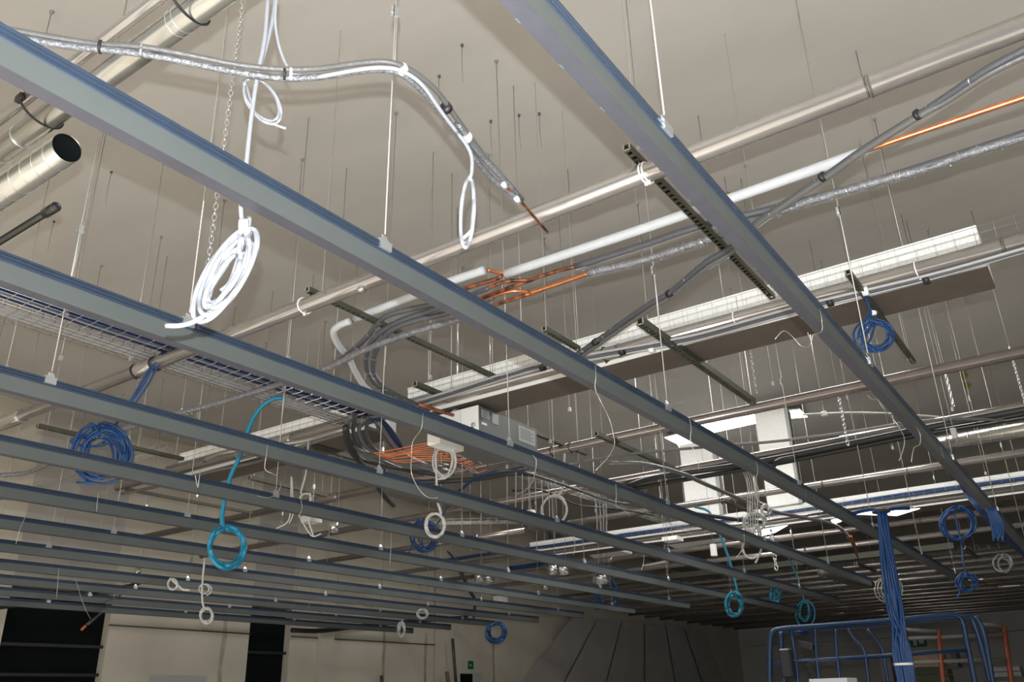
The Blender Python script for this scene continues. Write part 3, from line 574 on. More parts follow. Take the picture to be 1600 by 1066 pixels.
cables('blue_cables', 'blue cables bunched behind the third channel over the hose tangle', 'cable_blue', [zrun([(578 + 3 * i, 654), (592 + 3 * i, 668), (606 + 3 * i, 688), (618 + 2.4 * i, 708)], 2.5) for i in range(7)], .009)
cables('blue_cables', 'blue cables slanting down from the pipe right of the orange cables', 'cable_blue', [zrun([(775 + 2 * i, 736), (756 + 2 * i, 742), (735 + 2 * i, 752), (715 + 2 * i, 768), (703 + i, 780)], 2.3) for i in range(3)], .008)
cables('blue_cables', 'blue and grey cables running right from the hose tangle', 'cable_blue', [zrun([(740, 744 + 2 * i), (790, 735 + 2 * i), (830, 728 + 2 * i)], 2.5) for i in range(3)], .01, mats=['cable_navy', 'cable_grey'])
# ================================================================ BOX UNIT
zb = 2.30; pb = onz(747.6, 676.6, zb); pt = onx(746.6, 633.5, pb.x); pr = ony(839.9, 709.5, pb.y)
ht = pt.z - pb.z; ln = pr.x - pb.x; wdt = .62
t = thing('air_unit', 'white and grey box unit with label plates hanging behind the third channel', 'air unit', None, pb)
BOX('casing', 'unit_grey', (0.004, 0, 0), (ln, wdt, ht), t, .003); BOX('end_panel', 'unit_white', (-.006, -.003, .0), (.004, wdt * .33, ht), t); BOX('end_panel', 'unit_white', (-.006, wdt * .34, .0), (.004, wdt, ht), t)
BOX('bottom_flange', 'galv_under', (-.0, -.012, -.012), (ln, 0, -.001), t)
L_ = ln
for a, b, c, d, m in ((.05, .17, .62, .9, 'plate'), (.22, .32, .55, .92, 'plate'), (.05, .13, .36, .44, 'white'), (.66, .96, .28, .88, 'plate')):
    BOX('label_plate', m, (a * L_, -.005, c * ht), (b * L_, -.0005, d * ht), t)
for k in range(6): BOX('print_line', 'unit_grey', (.69 * L_, -.0065, (.76 - .07 * k) * ht), ((.93 if k % 2 else .88) * L_, -.0052, (.785 - .07 * k) * ht), t)
for k in range(4): BOX('print_line', 'unit_grey', (.06 * L_, -.0065, (.84 - .06 * k) * ht), ((.15 if k % 2 else .13) * L_, -.0052, (.86 - .06 * k) * ht), t)
for k, (dy, dz, m) in enumerate(((.07, .14, 'black_plastic'), (.05, .28, 'plate'))): T('port', m, [(-.007, dy, dz * ht + .01), (-.018, dy, dz * ht + .01)], .022, t, 16)
for k in range(2):
    bx_ = (.02 + .55 * k) * L_; BOX('hanging_lug', 'galv_bright', (bx_, wdt * .45, ht), (bx_ + .08, wdt * .45 + .05, ht + .03), t)
    T('threaded_rod', 'chrome', [(bx_ + .04, wdt * .45 + .02, ht), (bx_ + .04, wdt * .45 + .02, ht + 1.0), (bx_ + .04, wdt * .45 + .02, Z(CEIL) - pb.z)], .006, t, 6)
for k, (a, b) in enumerate((((654, 632), (708, 649)), ((662, 644), (710, 661)))):
    o = tag(T('copper_pipe', 'copper_burnt', [onx(*a, pb.x - .55 + .05 * k), (onx(*a, pb.x - .55) + onx(*b, pb.x - .02)) / 2, onx(*b, pb.x - .005)], .017 - .005 * k, None, 10), ['dark copper pipe entering the white box unit, upper', 'thin copper pipe entering the white box unit, lower'][k], 'pipe')
bm = bmesh.new(); p = onz(669, 692, 2.2); box(bm, p, p + Vector((.35, -.14, -.03))); box(bm, p + Vector((0, 0, 0)), p + Vector((.35, -.14, .10))); tag(obj('tray_box', bm, 'unit_white'), 'pale low box beneath the box unit, right of the orange cables', 'box')
# ================================================================ HANGING CABLES AND COILS
def DD(px, py, z): return onz(px, py, z).dot(HF)
def coil(name, label, m, c, rad, n, r, dist, lead=(), tail=(), tilt=0., jit=.12, cat='cable coil', tie=None, group=None, seg=7, rot=0.):
    cx, cy = c; rx, ry = rad; pts = [onh(px, py, dist) for px, py in lead]; rn = random.Random(int(cx * 7 + cy)); N = 22
    nn = int(N * n); jx = jy = 0; kx = 1
    for k in range(nn):
        if k % N == 0: jx = rn.uniform(-jit, jit) * rx * .5; jy = rn.uniform(-jit, jit) * ry * .5; kx = 1 + rn.uniform(-jit, jit)
        a = -PI / 2 + 2 * PI * k / N; u_ = rx * kx * math.cos(a) + jx; v_ = ry * math.sin(a) * (1 + (kx - 1) * .6) + jy
        cr, sr = math.cos(rot), math.sin(rot)
        pts.append(onh(cx + u_ * cr - v_ * sr, cy + u_ * sr + v_ * cr, dist + tilt * math.cos(a) + rn.uniform(-1, 1) * r * 1.5 + r * 1.5 * math.sin(k * .9)))
    pts += [onh(px, py, dist) for px, py in tail]
    o = pts[0].copy(); t = thing(name, label, cat, group, o)
    T('cable', m, [p - o for p in pts], r, t, seg, 3)
    if tie:
        c_ = onh(tie[0], tie[1], dist) - o; T('cable_tie', 'zip_white' if len(tie) < 3 else tie[2], [c_ + Vector((-.01, .01, 0)), c_ + Vector((.01, -.01, 0))], r * 2.6, t, 8)
    return t
w1 = coil('cable_coil', 'large coil of thick white cable hanging in front of the third channel', 'cable_white', (353, 428), (20, 62), 6, .0085, 2.45, lead=[(420, -20), (414, 60), (402, 120), (392, 190), (384, 265), (377, 310), (378, 345), (386, 372)], tail=[(318, 470), (335, 483), (322, 492), (300, 504), (280, 509), (259, 509)], rot=.52, jit=.42, tie=(381, 352))
d_ = 2.45
for nm, lab, pts in (('white_cable', 'white cable strand ending upward beside the big white coil', [(378, 352), (388, 350), (390, 340), (388, 372), (397, 385), (393, 395), (375, 400), (360, 440), (345, 455)]), ('white_cable', 'white cable rising to the top edge, right strand of the pair', [(432, -20), (426, 30), (414, 80), (403, 112)])):
    P_ = [onh(px, py, d_ + .02) for px, py in pts]; tag(T(nm, 'cable_white', P_, .008, None, 8, 5), lab, 'cable')
coil('cable_coil', 'small loose white cable loop near the top left of the bundle', 'cable_white', (410, 155), (20, 38), 2, .0052, 2.5, lead=[(403, 116), (392, 120)], tail=[(400, 180), (425, 193), (447, 201)], rot=-.6, jit=.2)
P_ = [onh(px, py, 2.42) for px, py in [(434, -20), (430, 30), (437, 75), (452, 110), (462, 117), (500, 121)]]
tag(T('white_cable', 'cable_white', P_, .006, None, 8, 5), 'white cable curving down from the top edge onto the curved bundle', 'cable')
t = run('white_cable', 'white cable following the curved bundle to the narrow hanging loop', 'cable_white', [(495, 121), (560, 109), (600, 106), (630, 112), (660, 133), (690, 175), (715, 208)], .0075, 2.07, 'cable')
dl = onz(715, 208, 2.07).dot(HF)
coil('cable_coil', 'narrow white cable loop hanging left of the copper tips', 'cable_white', (731, 328), (9, 50), 1.45, .0078, dl, lead=[(715, 208), (728, 225), (737, 245), (737, 270)], tail=[(722, 375), (727, 382)], rot=.06, jit=.3)
D3 = DD(435, 622, 2.6)
coil('cable_coil', 'turquoise cable coil hanging low at left', 'cable_turq', (355, 855), (31, 33), 2.8, .02, D3, lead=[(442, 622), (428, 623), (408, 636), (390, 665), (375, 712), (360, 745), (349, 790), (347, 818)], jit=.2, tilt=.1)
coil('cable_coil', 'thick coil of blue cables hanging at left behind two channels', 'cable_blue', (158, 708), (36, 37), 9, .010, DD(250, 552, 2.6), lead=[(255, 550), (240, 566), (222, 596), (205, 625), (190, 645), (178, 668)], tail=[(130, 745), (150, 756), (120, 754)], jit=.34)
cables('blue_cables', 'two blue cables slanting from the tray down to the left coil', 'cable_blue', [[onh(px + 5 * i, py + 3 * i, DD(250, 552, 2.6) - .03) for px, py in ((256, 548), (240, 572), (225, 600), (208, 625), (196, 645))] for i in range(2)], .008)
coil('cable_coil', 'thin blue loop sticking out left of the thick blue coil', 'cable_blue', (142, 690), (27, 8), 2, .008, DD(250, 552, 2.6) + .05, jit=.2)
coil('cable_coil', 'blue cable coil hanging under the white duct at right', 'cable_blue', (1368, 524), (25, 22), 5, .0075, DD(1352, 465, 2.55), lead=[(1352, 462), (1357, 478), (1362, 490), (1352, 505)], tail=[(1345, 540)], jit=.3, tie=(1365, 489))
cables('blue_cables', 'blue cables dropping from the conduits onto the right coil', 'cable_blue', [[onh(px, py, DD(1352, 465, 2.55)) for px, py in q] for q in ([(1353, 462), (1360, 483), (1368, 500), (1360, 530), (1350, 545)], [(1351, 462), (1359, 486), (1345, 510), (1340, 530)])], .0075)
DR = DD(1480, 712, 2.6)
coil('cable_coil', 'big round coil of blue cable right of the long bundle', 'cable_blue', (1497, 818), (24, 24), 8, .011, DD(1497, 790, 2.3), lead=[(1500, 790)], tail=[(1502, 850), (1505, 880), (1511, 896)], jit=.16)
coil('cable_coil', 'tangled dark blue cable coil at the tip of the second channel', 'cable_blue', (1512, 911), (14, 13), 7, .011, DD(1497, 790, 2.3) - .1, tail=[(1500, 925), (1494, 936)], jit=.35)
coil('cable_coil', 'teal cable coil below the tray, right of the wedge wall slabs', 'cable_teal', (1147, 945), (13, 18), 5, .02, DD(1110, 805, 2.6), lead=[(1085, 792), (1108, 800), (1122, 830), (1135, 862), (1145, 895), (1152, 925)], jit=.3)
coil('cable_coil', 'small teal cable coil left of the scissor lift top', 'cable_teal', (1258, 957), (11, 17), 4, .018, DD(1235, 880, 2.6), lead=[(1218, 850), (1238, 884), (1250, 915), (1257, 940)], jit=.4)
coil('cable_coil', 'teal knotted cable end between the two teal coils', 'cable_teal', (1211, 930), (6, 12), 4, .022, DD(1212, 900, 2.3), lead=[(1214, 905)], tail=[(1210, 947)], jit=.5)
coil('cable_coil', 'blue cable coil hanging before the cream wall above the green sign', 'cable_blue', (776, 988), (13, 14), 3.4, .022, DD(770, 950, 1.5), jit=.25)
coil('cable_coil', 'dark blue cable coil behind the lowest channels in the middle', 'cable_blue', (949, 928), (15, 22), 4, .022, DD(950, 900, 2.3), jit=.3)
coil('cable_coil', 'blue cable coil behind the white ring, lower centre', 'cable_blue', (664, 838), (17, 21), 7, .010, DD(690, 790, 2.5), lead=[(712, 770), (700, 790), (688, 812), (676, 825)], tail=[(640, 862), (630, 861)], jit=.5)
coil('cable_coil', 'white cable coil with three loops right of the orange cables', 'cable_cream', (695, 722), (15, 23), 3.2, .009, DD(700, 700, 2.2), lead=[], tail=[(700, 744), (684, 749)], jit=.22)
coil('cable_coil', 'single white cable ring hanging in front of the sixth channel', 'cable_cream', (680, 821), (14, 18), 2.2, .012, DD(700, 700, 2.2), lead=[(680, 698), (682, 740), (683, 780), (689, 803)], jit=.08)
coil('cable_coil', 'white cable ring hanging below the fourth channel, centre', 'cable_cream', (866, 797), (20, 22), 2.2, .016, DD(866, 770, 2.4), lead=[(882, 700), (880, 760), (870, 776)], jit=.08)
coil('cable_coil', 'white loops of cable beneath the tall white duct drop, upper', 'cable_cream', (1178, 818), (17, 15), 2.3, .014, DD(1180, 790, 2.3), lead=[(1172, 785), (1172, 800)], jit=.2)
coil('cable_coil', 'white loop of cable beneath the tall white duct drop, lowest', 'cable_cream', (1175, 857), (15, 17), 1.3, .014, DD(1180, 790, 2.3), tail=[(1183, 875), (1180, 880)], jit=.1)
coil('cable_coil', 'narrow white cable hank between the loops, middle', 'cable_cream', (1181, 840), (6, 14), 4, .012, DD(1180, 790, 2.3), jit=.4)
coil('cable_coil', 'small white cable twist near the grey flexible conduit', 'cable_cream', (1196, 797), (8, 7), 3, .012, DD(1180, 790, 2.3), lead=[(1178, 745), (1183, 780)], jit=.5)
coil('cable_coil', 'pale hanging loops beside the long bundle of blue cables', 'cable_cream', (1390, 920), (20, 20), 3, .012, DD(1390, 890, 2.2), lead=[(1388, 890)], jit=.3, tilt=.2)
coil('cable_coil', 'faint pale cable loops near the right edge, low', 'cable_grey', (1568, 882), (12, 12), 2.5, .016, DD(1568, 860, 2.3), jit=.4)
coil('cable_coil', 'tiny pale ring of wire over the first cream panel, lower left', 'cable_cream', (323, 962), (8, 10), 2, .010, 8.2, lead=[(320, 872), (316, 915), (317, 945)], jit=.3)
coil('cable_coil', 'small grey wire knot before the left cream panel', 'cable_cream', (320, 922), (9, 8), 1.5, .008, 8.2, jit=.4)
coil('cable_coil', 'small grey hook of wire below the turquoise coil', 'cable_cream', (270, 914), (8, 9), 1, .010, 8.0, tail=[(285, 921), (297, 922)], jit=.2)
coil('cable_coil', 'faint grey ring of wire at the tips of the lowest channels', 'cable_grey', (660, 959), (8, 7), 3, .012, 10., jit=.2)
coil('cable_coil', 'small wire bunch before the stained wall', 'cable_grey', (627, 985), (4, 9), 3, .014, 11., lead=[(629, 970)], jit=.4)
coil('cable_coil', 'small white coil on cables left of the orange fan', 'cable_cream', (478, 780), (8, 8), 2.2, .008, DD(480, 700, 2.2), lead=[(482, 690), (478, 740), (470, 770)], tail=[(482, 810), (490, 838)], jit=.2)
cables('white_cable', 'white cables hanging behind the sixth channel, left centre', 'cable_cream', [[onh(px, py, 7.4) for px, py in q] for q in ([(455, 745), (454, 790), (450, 815), (432, 826)], [(465, 800), (475, 820), (488, 838), (502, 834)], [(456, 745), (458, 800), (452, 818)])], .006)
cables('hanging_cables', 'several pale cables hanging straight beneath the sagging hose', 'cable_grey', [[onh(806 + 10 * i, 738 + 3 * i, 8.6), onh(806 + 10.4 * i, 775, 8.6), onh(805 + 10.8 * i, 815 + (i * 7) % 9, 8.6)] for i in range(6)], .006)
cables('hanging_cables', 'pale cable bundle hanging from the skylight pipes behind the second channel', 'cable_cream', [[onh(1160 + 4 * i, 733 + i, 10.), onh(1168 + 3.4 * i, 760, 10.), onh(1168 + 4 * i, 800, 10.), onh(1170 + 3.5 * i, 830 + 3 * i, 10.)] for i in range(5)], .0065)
cables('hanging_cables', 'pale straight cables hanging by the pipe left of the long far tray', 'cable_grey', [[onh(932 + 5 * i, 787, 10), onh(933 + 5 * i, 815, 10), onh(934 + 4.6 * i, 850, 10)] for i in range(4)], .006)
# long vertical bundle of blue cables
dB = 8.2; rb = random.Random(11); pth = []
for i in range(18):
    o1 = rb.uniform(-7, 7); o2 = rb.uniform(-11, 11); o3 = rb.uniform(-13, 13); dd = rb.uniform(-.06, .06)
    pth.append([onh(1377 + o1, 796, dB + dd), onh(1383 + (o1 + o2) / 2, 850, dB + dd), onh(1391 + o2, 905, dB + dd), onh(1400 + o2, 960, dB - dd), onh(1408 + o3, 1010, dB), onh(1417 + o3, 1066, dB), onh(1426 + o3, 1120, dB)])
cables('cable_bundle', 'long vertical bundle of blue cables hanging over the scissor lift', 'cable_blue', pth, .012, 'cable bundle')
cables('blue_cables', 'blue cables spreading sideways at the top of the long bundle', 'cable_blue', [[onh(1377 + s * 3, 802, dB), onh(1377 + s * 12, 795 + i, dB), onh(1377 + s * 28, 795 + i - s * 2, dB + .1), onh(1377 + s * 44, 797 + i - s * 4, dB + .2)] for s in (-1, 1) for i in range(4)], .010)
for k, (px, py) in enumerate(((1377, 800), (1411, 1038))): c = onh(px, py, dB); tag(T('cable_tie', 'zip_white' if k else 'zip_black', [c - Vector((0, 0, .01)), c + Vector((0, 0, .01))], .085, None, 14), ['dark tie at the top of the long blue bundle', 'pale tie low on the long blue bundle'][k], 'cable tie')
pth = [[onz(1480 + 2 * i, 708 + i, 2.55), onz(1492 + 2 * i, 738, 2.5), onz(1506 + 2.2 * i, 768, 2.3), onz(1530 + 2.2 * i, 800, 2.0), onz(1560 + 2 * i, 835, 1.9), onz(1590 + 2 * i, 862, 1.85), onz(1625 + 2 * i, 890, 1.8)] for i in range(6)]
cables('cable_bundle', 'bundle of blue cables along the rightmost channel near the right edge', 'cable_blue', pth, .011, 'cable bundle')
cables('cable_bundle', 'dangling blue cable hank beside the rightmost channel', 'cable_blue', [[onh(1542 + 2 * i, 795, 7.5), onh(1549 + 3 * i, 820, 7.5), onh(1553 + 2.2 * i, 846 - (i % 3) * 5, 7.5)] for i in range(7)], .009, 'cable bundle')
# ================================================================ CHAINS
def chain(top, bot, dist, label, L=.03, r=.0026, wd=.010):
    a = onh(*top, dist); b = onh(*bot, dist); b = Vector((a.x, a.y, b.z)) if True else b
    n = int((a.z - b.z) / L); t = thing('link_chain', label, 'chain', None, a); src = []
    for par in (0, 1):
        bm = bmesh.new(); ax = Vector((1, -1, 0)).normalized() if par else Vector((1, 1, 0)).normalized()
        pts = [ax * wd * math.cos(2*PI*k/12) + Vector((0, 0, (L * .66) * math.sin(2*PI*k/12))) for k in range(13)]; tube(bm, pts, r, 5, caps=False)
        src.append(obj('chain_link', bm, 'chrome', t, True))
    for k in range(2, min(n, 290)): c = src[k % 2].copy(); COL.objects.link(c); c.parent = t; c.location = Vector((0, 0, -L * k))
    src[1].location = Vector((0, 0, -L))
    if a.z < Z(4.6): rods(t, [tuple(a)])
    return t
chain((384, -30), (311, 472), 3.35, 'long steel chain hanging at left beside the big white coil')
chain((1172, 545), (1182, 622), 7.2, 'short steel chain hanging left of the second channel tip wire', L=.035, r=.004)
chain((1205, 832), (1218, 902), 10.5, 'steel chain hanging beside the white cable loops', L=.06, r=.009, wd=.02)
chain((1309, 610), (1330, 705), 8.5, 'steel chain hanging beside the brownish pipe at right', L=.045, r=.005, wd=.014)
chain((1578, 545), (1600, 640), 8.0, 'steel chain at the right edge below the pipe', L=.04, r=.004)
chain((1478, 585), (1490, 640), 11., 'faint chain between the far pipes near the right edge', L=.05, r=.006, wd=.014)
# ================================================================ DANGLING TIE WIRES on the channels
tw = [('beside the second channel under the dark conduits', 1, [(930, 571), (931, 590), (930, 608), (940, 630), (952, 655), (958, 678), (960, 695), (950, 715), (931, 735)]),
      ('on the second channel near the skylight', 1, [(1077, 655), (1080, 670), (1079, 690), (1090, 720), (1092, 735)]),
      ('on the second channel below the tall duct drop', 1, [(1181, 722), (1184, 735), (1181, 752), (1186, 770), (1182, 800)]),
      ('on the third channel above the orange cables', 2, [(661, 646), (660, 660), (657, 673), (645, 690), (643, 712), (643, 740), (655, 765), (670, 778), (684, 778)]),
      ('on the third channel below the box unit', 2, [(832, 711), (838, 720), (836, 738), (830, 757), (818, 768), (808, 772)]),
      ('on the third channel left of the far tray', 2, [(962, 757), (963, 775), (963, 790), (975, 797), (985, 806)]),
      ('on the rightmost channel at the white duct', 0, [(1281, 482), (1284, 500), (1284, 518), (1270, 524), (1268, 535), (1262, 520)]),
      ('looping before the white duct by the rightmost channel', 0, [(1211, 530), (1225, 517), (1240, 528), (1252, 541), (1265, 541), (1270, 524)]),
      ('on the rightmost channel below the blue coil', 0, [(1355, 617), (1362, 624), (1371, 624), (1380, 638), (1393, 652), (1405, 668), (1413, 685), (1412, 700), (1405, 720)]),
      ('on the rightmost channel under the black hoses', 0, [(1432, 668), (1438, 680), (1437, 695), (1428, 700), (1424, 722)]),
      ('on the fourth channel at left', 3, [(418, 695), (416, 712), (414, 733), (425, 740), (435, 745)]),
      ('on the fifth channel at left', 4, [(440, 752), (437, 765), (428, 775), (415, 778), (402, 775)]),
      ('on the fourth channel over the blue coil', 3, [(313, 735), (311, 750), (309, 762), (305, 742)]),
      ('on the fifth channel above the turquoise coil', 4, [(470, 780), (472, 795), (466, 808)]),
      ('on the sixth channel at far left', 5, [(154, 770), (152, 785), (151, 800)]),
      ('on the seventh channel at far left', 6, [(41, 805), (32, 825), (25, 850)]),
      ('low before the dark doorway at left', 9, [(110, 880), (118, 905), (127, 935), (135, 955), (142, 968)]),
      ('on the fifth channel in the middle', 4, [(1005, 856), (1006, 870), (1005, 882), (1002, 892)]),
      ('on the fourth channel right of the white ring', 3, [(897, 838), (898, 855), (896, 868)]),
      ('on the sixth channel beside the white ring', 5, [(612, 830), (611, 855), (609, 885)]),
      ('low at the wall under the left channels', 8, [(92, 888), (90, 915), (88, 937)]),
      ('on the lowest channels in the middle', 9, [(490, 897), (486, 925), (482, 950)]),
      ('on the third channel at its far end', 2, [(1162, 835), (1163, 850), (1158, 862), (1150, 872)])]
for lab, k, pts in tw:
    P_ = [ony(px, py, chan_y[k] - .02 - .02 * (i % 2)) for i, (px, py) in enumerate(pts)]; dpt = max(3, P_[0].dot(FW)); tag(T('tie_wire', 'wire', P_, .0006 * dpt ** .75, None, 5, 3), 'thin twisted tie wire dangling %s' % lab, 'tie wire')
# extra long wires of the pipes and trays
xw = [(95, 560, 2.6, 'first'), (215, 700, 2.62, 'second'), (205, 560, 2.62, 'third'), (450, 560, 2.6, 'fourth'), (672, 590, 2.6, 'fifth'), (705, 610, 2.6, 'sixth'), (770, 590, 2.6, 'seventh'), (815, 520, 2.6, 'eighth'), (1420, 560, 2.6, 'ninth'), (1208, 600, 2.6, 'tenth'), (1488, 640, 2.6, 'eleventh'), (1395, 700, 2.6, 'twelfth'), (1540, 740, 2.6, 'thirteenth'), (860, 690, 2.6, 'fourteenth'), (890, 640, 2.6, 'fifteenth'), (1010, 790, 2.6, 'sixteenth'), (520, 610, 2.6, 'seventeenth'), (104, 490, 2.63, 'eighteenth'), (10, 575, 2.62, 'nineteenth'), (735, 860, 2.6, 'twentieth')]
xw = sorted(xw)
for i, (px, py, z, _) in enumerate(xw):
    p = onz(px, py, z); zc = Z(ceil_z(p.x)); t = tag(T('support_wire', 'wire', [p, (p + Vector((p.x, p.y, zc))) / 2, Vector((p.x, p.y, zc))], .0026 + .0004 * p.length ** .6, None, 5), 'thin support wire of the pipe level, %s of twenty counted from the left' % ORD[i], 'support wire', 'support wires of pipes and trays')
    bm = bmesh.new(); box(bm, p - Vector((.012, .012, .02)), p + Vector((.012, .012, .02))); obj('wire_grip', bm, 'galv_bright', t)
# loose anchors in the ceiling with wire stubs
for i, (px, py) in enumerate(((686, 132), (767, 198), (811, 188), (843, 185), (722, 84), (172, 280), (82, 357))):
    p = onz(px, py, 4.9); zc = Z(ceil_z(p.x)); p.z = zc; t = tag(T('anchor_bolt', 'dirt', [p - Vector((0, 0, .02)), p - Vector((0, 0, .01)), p], .013, None, 10), 'dark anchor bolt in the ceiling, %s of the loose ones from the left' % ORD[[3, 4, 5, 6, 2, 1, 0][i] if i != 4 else 3], 'anchor')
    if i in (0,): t['label'] = 'dark anchor bolt in the ceiling right of the curved bundle'
    if i == 4: t['label'] = 'small pale anchor mark in the ceiling at top centre'
    T('wire_stub', 'wire_dark', [p - Vector((0, 0, .02)), p - Vector((.005, 0, .2)), p - Vector((0, .01, .4))], .003, t, 5)
# ================================================================ SMALL METAL CANS, BOXES
for i, (px, py, w_, h_) in enumerate(((749, 910, 7, 9), (764, 911, 8, 9), (864, 898, 7, 8), (881, 898, 8, 8), (522, 832, 6, 9), (940, 912, 13, 8), (852, 921, 4, 4), (214, 902, 4, 8))):
    p = onz(px, py, 2.1); k = p.dot(FW) / F_PX; bm = bmesh.new(); sleeve(bm, p, p + Vector((0, 0, h_ * 2 * k)), w_ * k, w_ * k * .85, 18); tube(bm, [p + Vector((0, 0, h_ * k)), p + Vector((0, 0, h_ * k * 1.1))], w_ * k * .85, 18)
    o = obj('metal_can', bm, 'chrome', None, True); rods(o, [tuple(p + Vector((w_ * k * .9, 0, h_ * k)))]); tag(o, ['shiny metal can above the lowest channels, left of a pair', 'shiny metal can above the lowest channels, right of a pair', 'shiny can under the blue tray cables, left', 'shiny can under the blue tray cables, right', 'shiny metal can below the far left pipe coupling', 'wide ribbed metal can over the dark blue coil', 'small bright can end over the lowest channels', 'small bright metal joint above the black hose, lower left'][i], 'metal can')
for i, (px, py, w_, h_, m, lab) in enumerate(((487, 812, 11, 5, 'unit_white', 'white small box among the channels, left of centre'), (782, 938, 8, 6, 'unit_white', 'pale box at the lowest channels right of the metal cans'), (1051, 843, 12, 3, 'unit_white', 'small pale box on the far pipe'), (830, 806, 5, 8, 'unit_white', 'white junction box behind the fifth channel'), (1288, 647, 4, 3, 'unit_white', 'small white junction box on the thin arching conduit'), (1115, 860, 4, 9, 'unit_white', 'pale bracket left of the teal cable'), (1491, 678, 4, 8, 'galv_bright', 'bright bracket above the spiral duct'))):
    p = onz(px, py, 2.3 if i != 4 else 3.2); k = p.dot(FW) / F_PX; s = RR * w_ * k; v = UU * h_ * k; bm = bmesh.new(); box(bm, p - Vector((w_ * k, w_ * k, h_ * k)), p + Vector((w_ * k, w_ * k, h_ * k))); bmesh.ops.bevel(bm, geom=bm.edges[:], offset=.1 * h_ * k, segments=1, affect='EDGES'); o = obj('junction_box', bm, m); rods(o, [tuple(p)]); tag(o, lab, 'box')
# white boards beyond the far duct, below the skylights
slabz([(1005, 853), (1096, 841), (1127, 838), (1132, 846), (1056, 858), (1045, 853)], 2.95, 'white', 'white_board', 'white board panel left of the teal cable, upper', 'board')
slabz([(917, 866), (958, 858), (988, 866), (960, 872), (935, 876)], 2.95, 'white', 'white_board', 'white board panel below the blue tray cables', 'board')
slabz([(1005, 886), (1040, 879), (1048, 884), (1015, 891)], 2.95, 'white', 'white_board', 'small white board panel near the ends of the lower channels', 'board')
# yellow paint dabs on the ceiling
for i, pts in enumerate(([(1500, 586), (1508, 580), (1513, 586), (1508, 594), (1502, 592)], [(1502, 598), (1512, 597), (1519, 602), (1512, 608), (1503, 605)], [(1129, 303), (1136, 300), (1143, 301), (1139, 306), (1131, 306)])):
    bm = bmesh.new(); zz = ceil_z(onz(*pts[0], 4.9).x); bm.faces.new([bm.verts.new(onz(px, py, zz - .004)) for px, py in pts]); bmesh.ops.subdivide_edges(bm, edges=bm.edges[:], cuts=2); o = obj('paint_dab', bm, 'lime_paint', ceiling)
# ================================================================ WALL DETAILS
for i, (a, b) in enumerate((((170, 977), (392, 991)), ((455, 995), (680, 1008)))):
    o = T('wall_conduit', 'strut', [ony(*a, WY - .03), (ony(*a, WY - .03) + ony(*b, WY - .03)) / 2, ony(*b, WY - .03)], .012, None, 6); tag(o, ['thin dark conduit on the first cream wall panel', 'thin dark conduit on the long stained wall panel'][i], 'conduit')
def wallbox(px0, py0, px1, py1, m, name, label, cat, y=WY, th=.04):
    a = ony(px0, py0, y - .01); b = ony(px1, py1, y - .01); return tag(BOX(name, m, (a.x, y - .01 - th, b.z), (b.x, y - .01, a.z)), label, cat)
s_ = wallbox(731, 1033, 738, 1046, 'sign_green', 'exit_sign', 'small green running-man exit sign on the stained wall', 'sign')
a = ony(733, 1037, WY - .06); b = ony(736.5, 1043, WY - .06)
BOX('arrow_mark', 'white', (a.x, a.y - .004, b.z + .06), ((a.x + b.x) / 2, a.y - .001, a.z - .05), s_); BOX('figure_mark', 'white', ((a.x + b.x) / 2 + .03, a.y - .004, b.z + .02), (b.x, a.y - .001, a.z - .02), s_)
wallbox(719, 1053, 738, 1085, 'dark_void', 'door_opening', 'dark low doorway under the green exit sign', 'doorway', th=.01)
wallbox(739, 1052, 752, 1085, 'wallfar', 'door_jamb', 'pale door jamb right of the low dark doorway', 'door frame', th=.06)
wallbox(234, 1056, 318, 1090, 'plate', 'notice_board', 'grey sheet on the first cream wall panel', 'board', th=.02)
a = ony(707, 998, WY - .3); b = ony(713, 1075, WY - .3); tag(T('leaning_bar', 'strut', [a, (a + b) / 2, b], .04, None, 8), 'dark bar leaning on the stained wall left of the sign', 'bar')
a = ony(698, 1050, WY - .3); b = ony(703, 1085, WY - .3); tag(T('leaning_stick', 'cardboard', [a, (a + b) / 2, b], .05, None, 8), 'short brown stick against the stained wall', 'stick')
a = ony(596, 1056, WY - .3); b = ony(598, 1085, WY - .3); tag(T('leaning_stick', 'strut', [a, (a + b) / 2, b], .04, None, 8), 'short dark stick top at the foot of the long panel', 'stick')
for px in (590 + 75, 770, 350, 405 + 195):                          # damp stains on the panels
    a = ony(px, 990, WY); pts = [(a.x + random.uniform(-.02, .02), WY - .003, Z(1.6 - .3 * k)) for k in range(9)]
    bm = bmesh.new(); L = [bm.verts.new((p[0] - .03 - .015 * (k % 3), p[1], p[2])) for k, p in enumerate(pts)]; R_ = [bm.verts.new((p[0] + .03 + .02 * ((k + 1) % 3), p[1], p[2])) for k, p in enumerate(pts)]
    for k in range(8): bm.faces.new((L[k], L[k+1], R_[k+1], R_[k]))
    obj('damp_stain', bm, 'stain', wall)
sg = onx(1140, 1051, FX - .05); t = tag(BOX('fire_sign', 'sign_red', sg + Vector((-.02, -.13, -.19)), sg + Vector((.04, .13, .19))), 'small red fire extinguisher sign on the far grey wall', 'sign')
BOX('extinguisher_mark', 'white', sg + Vector((-.026, -.045, -.11)), sg + Vector((-.021, .045, .10)), t)
bm = bmesh.new(); c = onx(1141, 1064, FX - .05); ring(bm, c, (1, 0, 0), .16, .02, 20, 6); tag(obj('wall_ring', bm, 'strut'), 'dark round ring on the far wall under the red sign', 'ring')
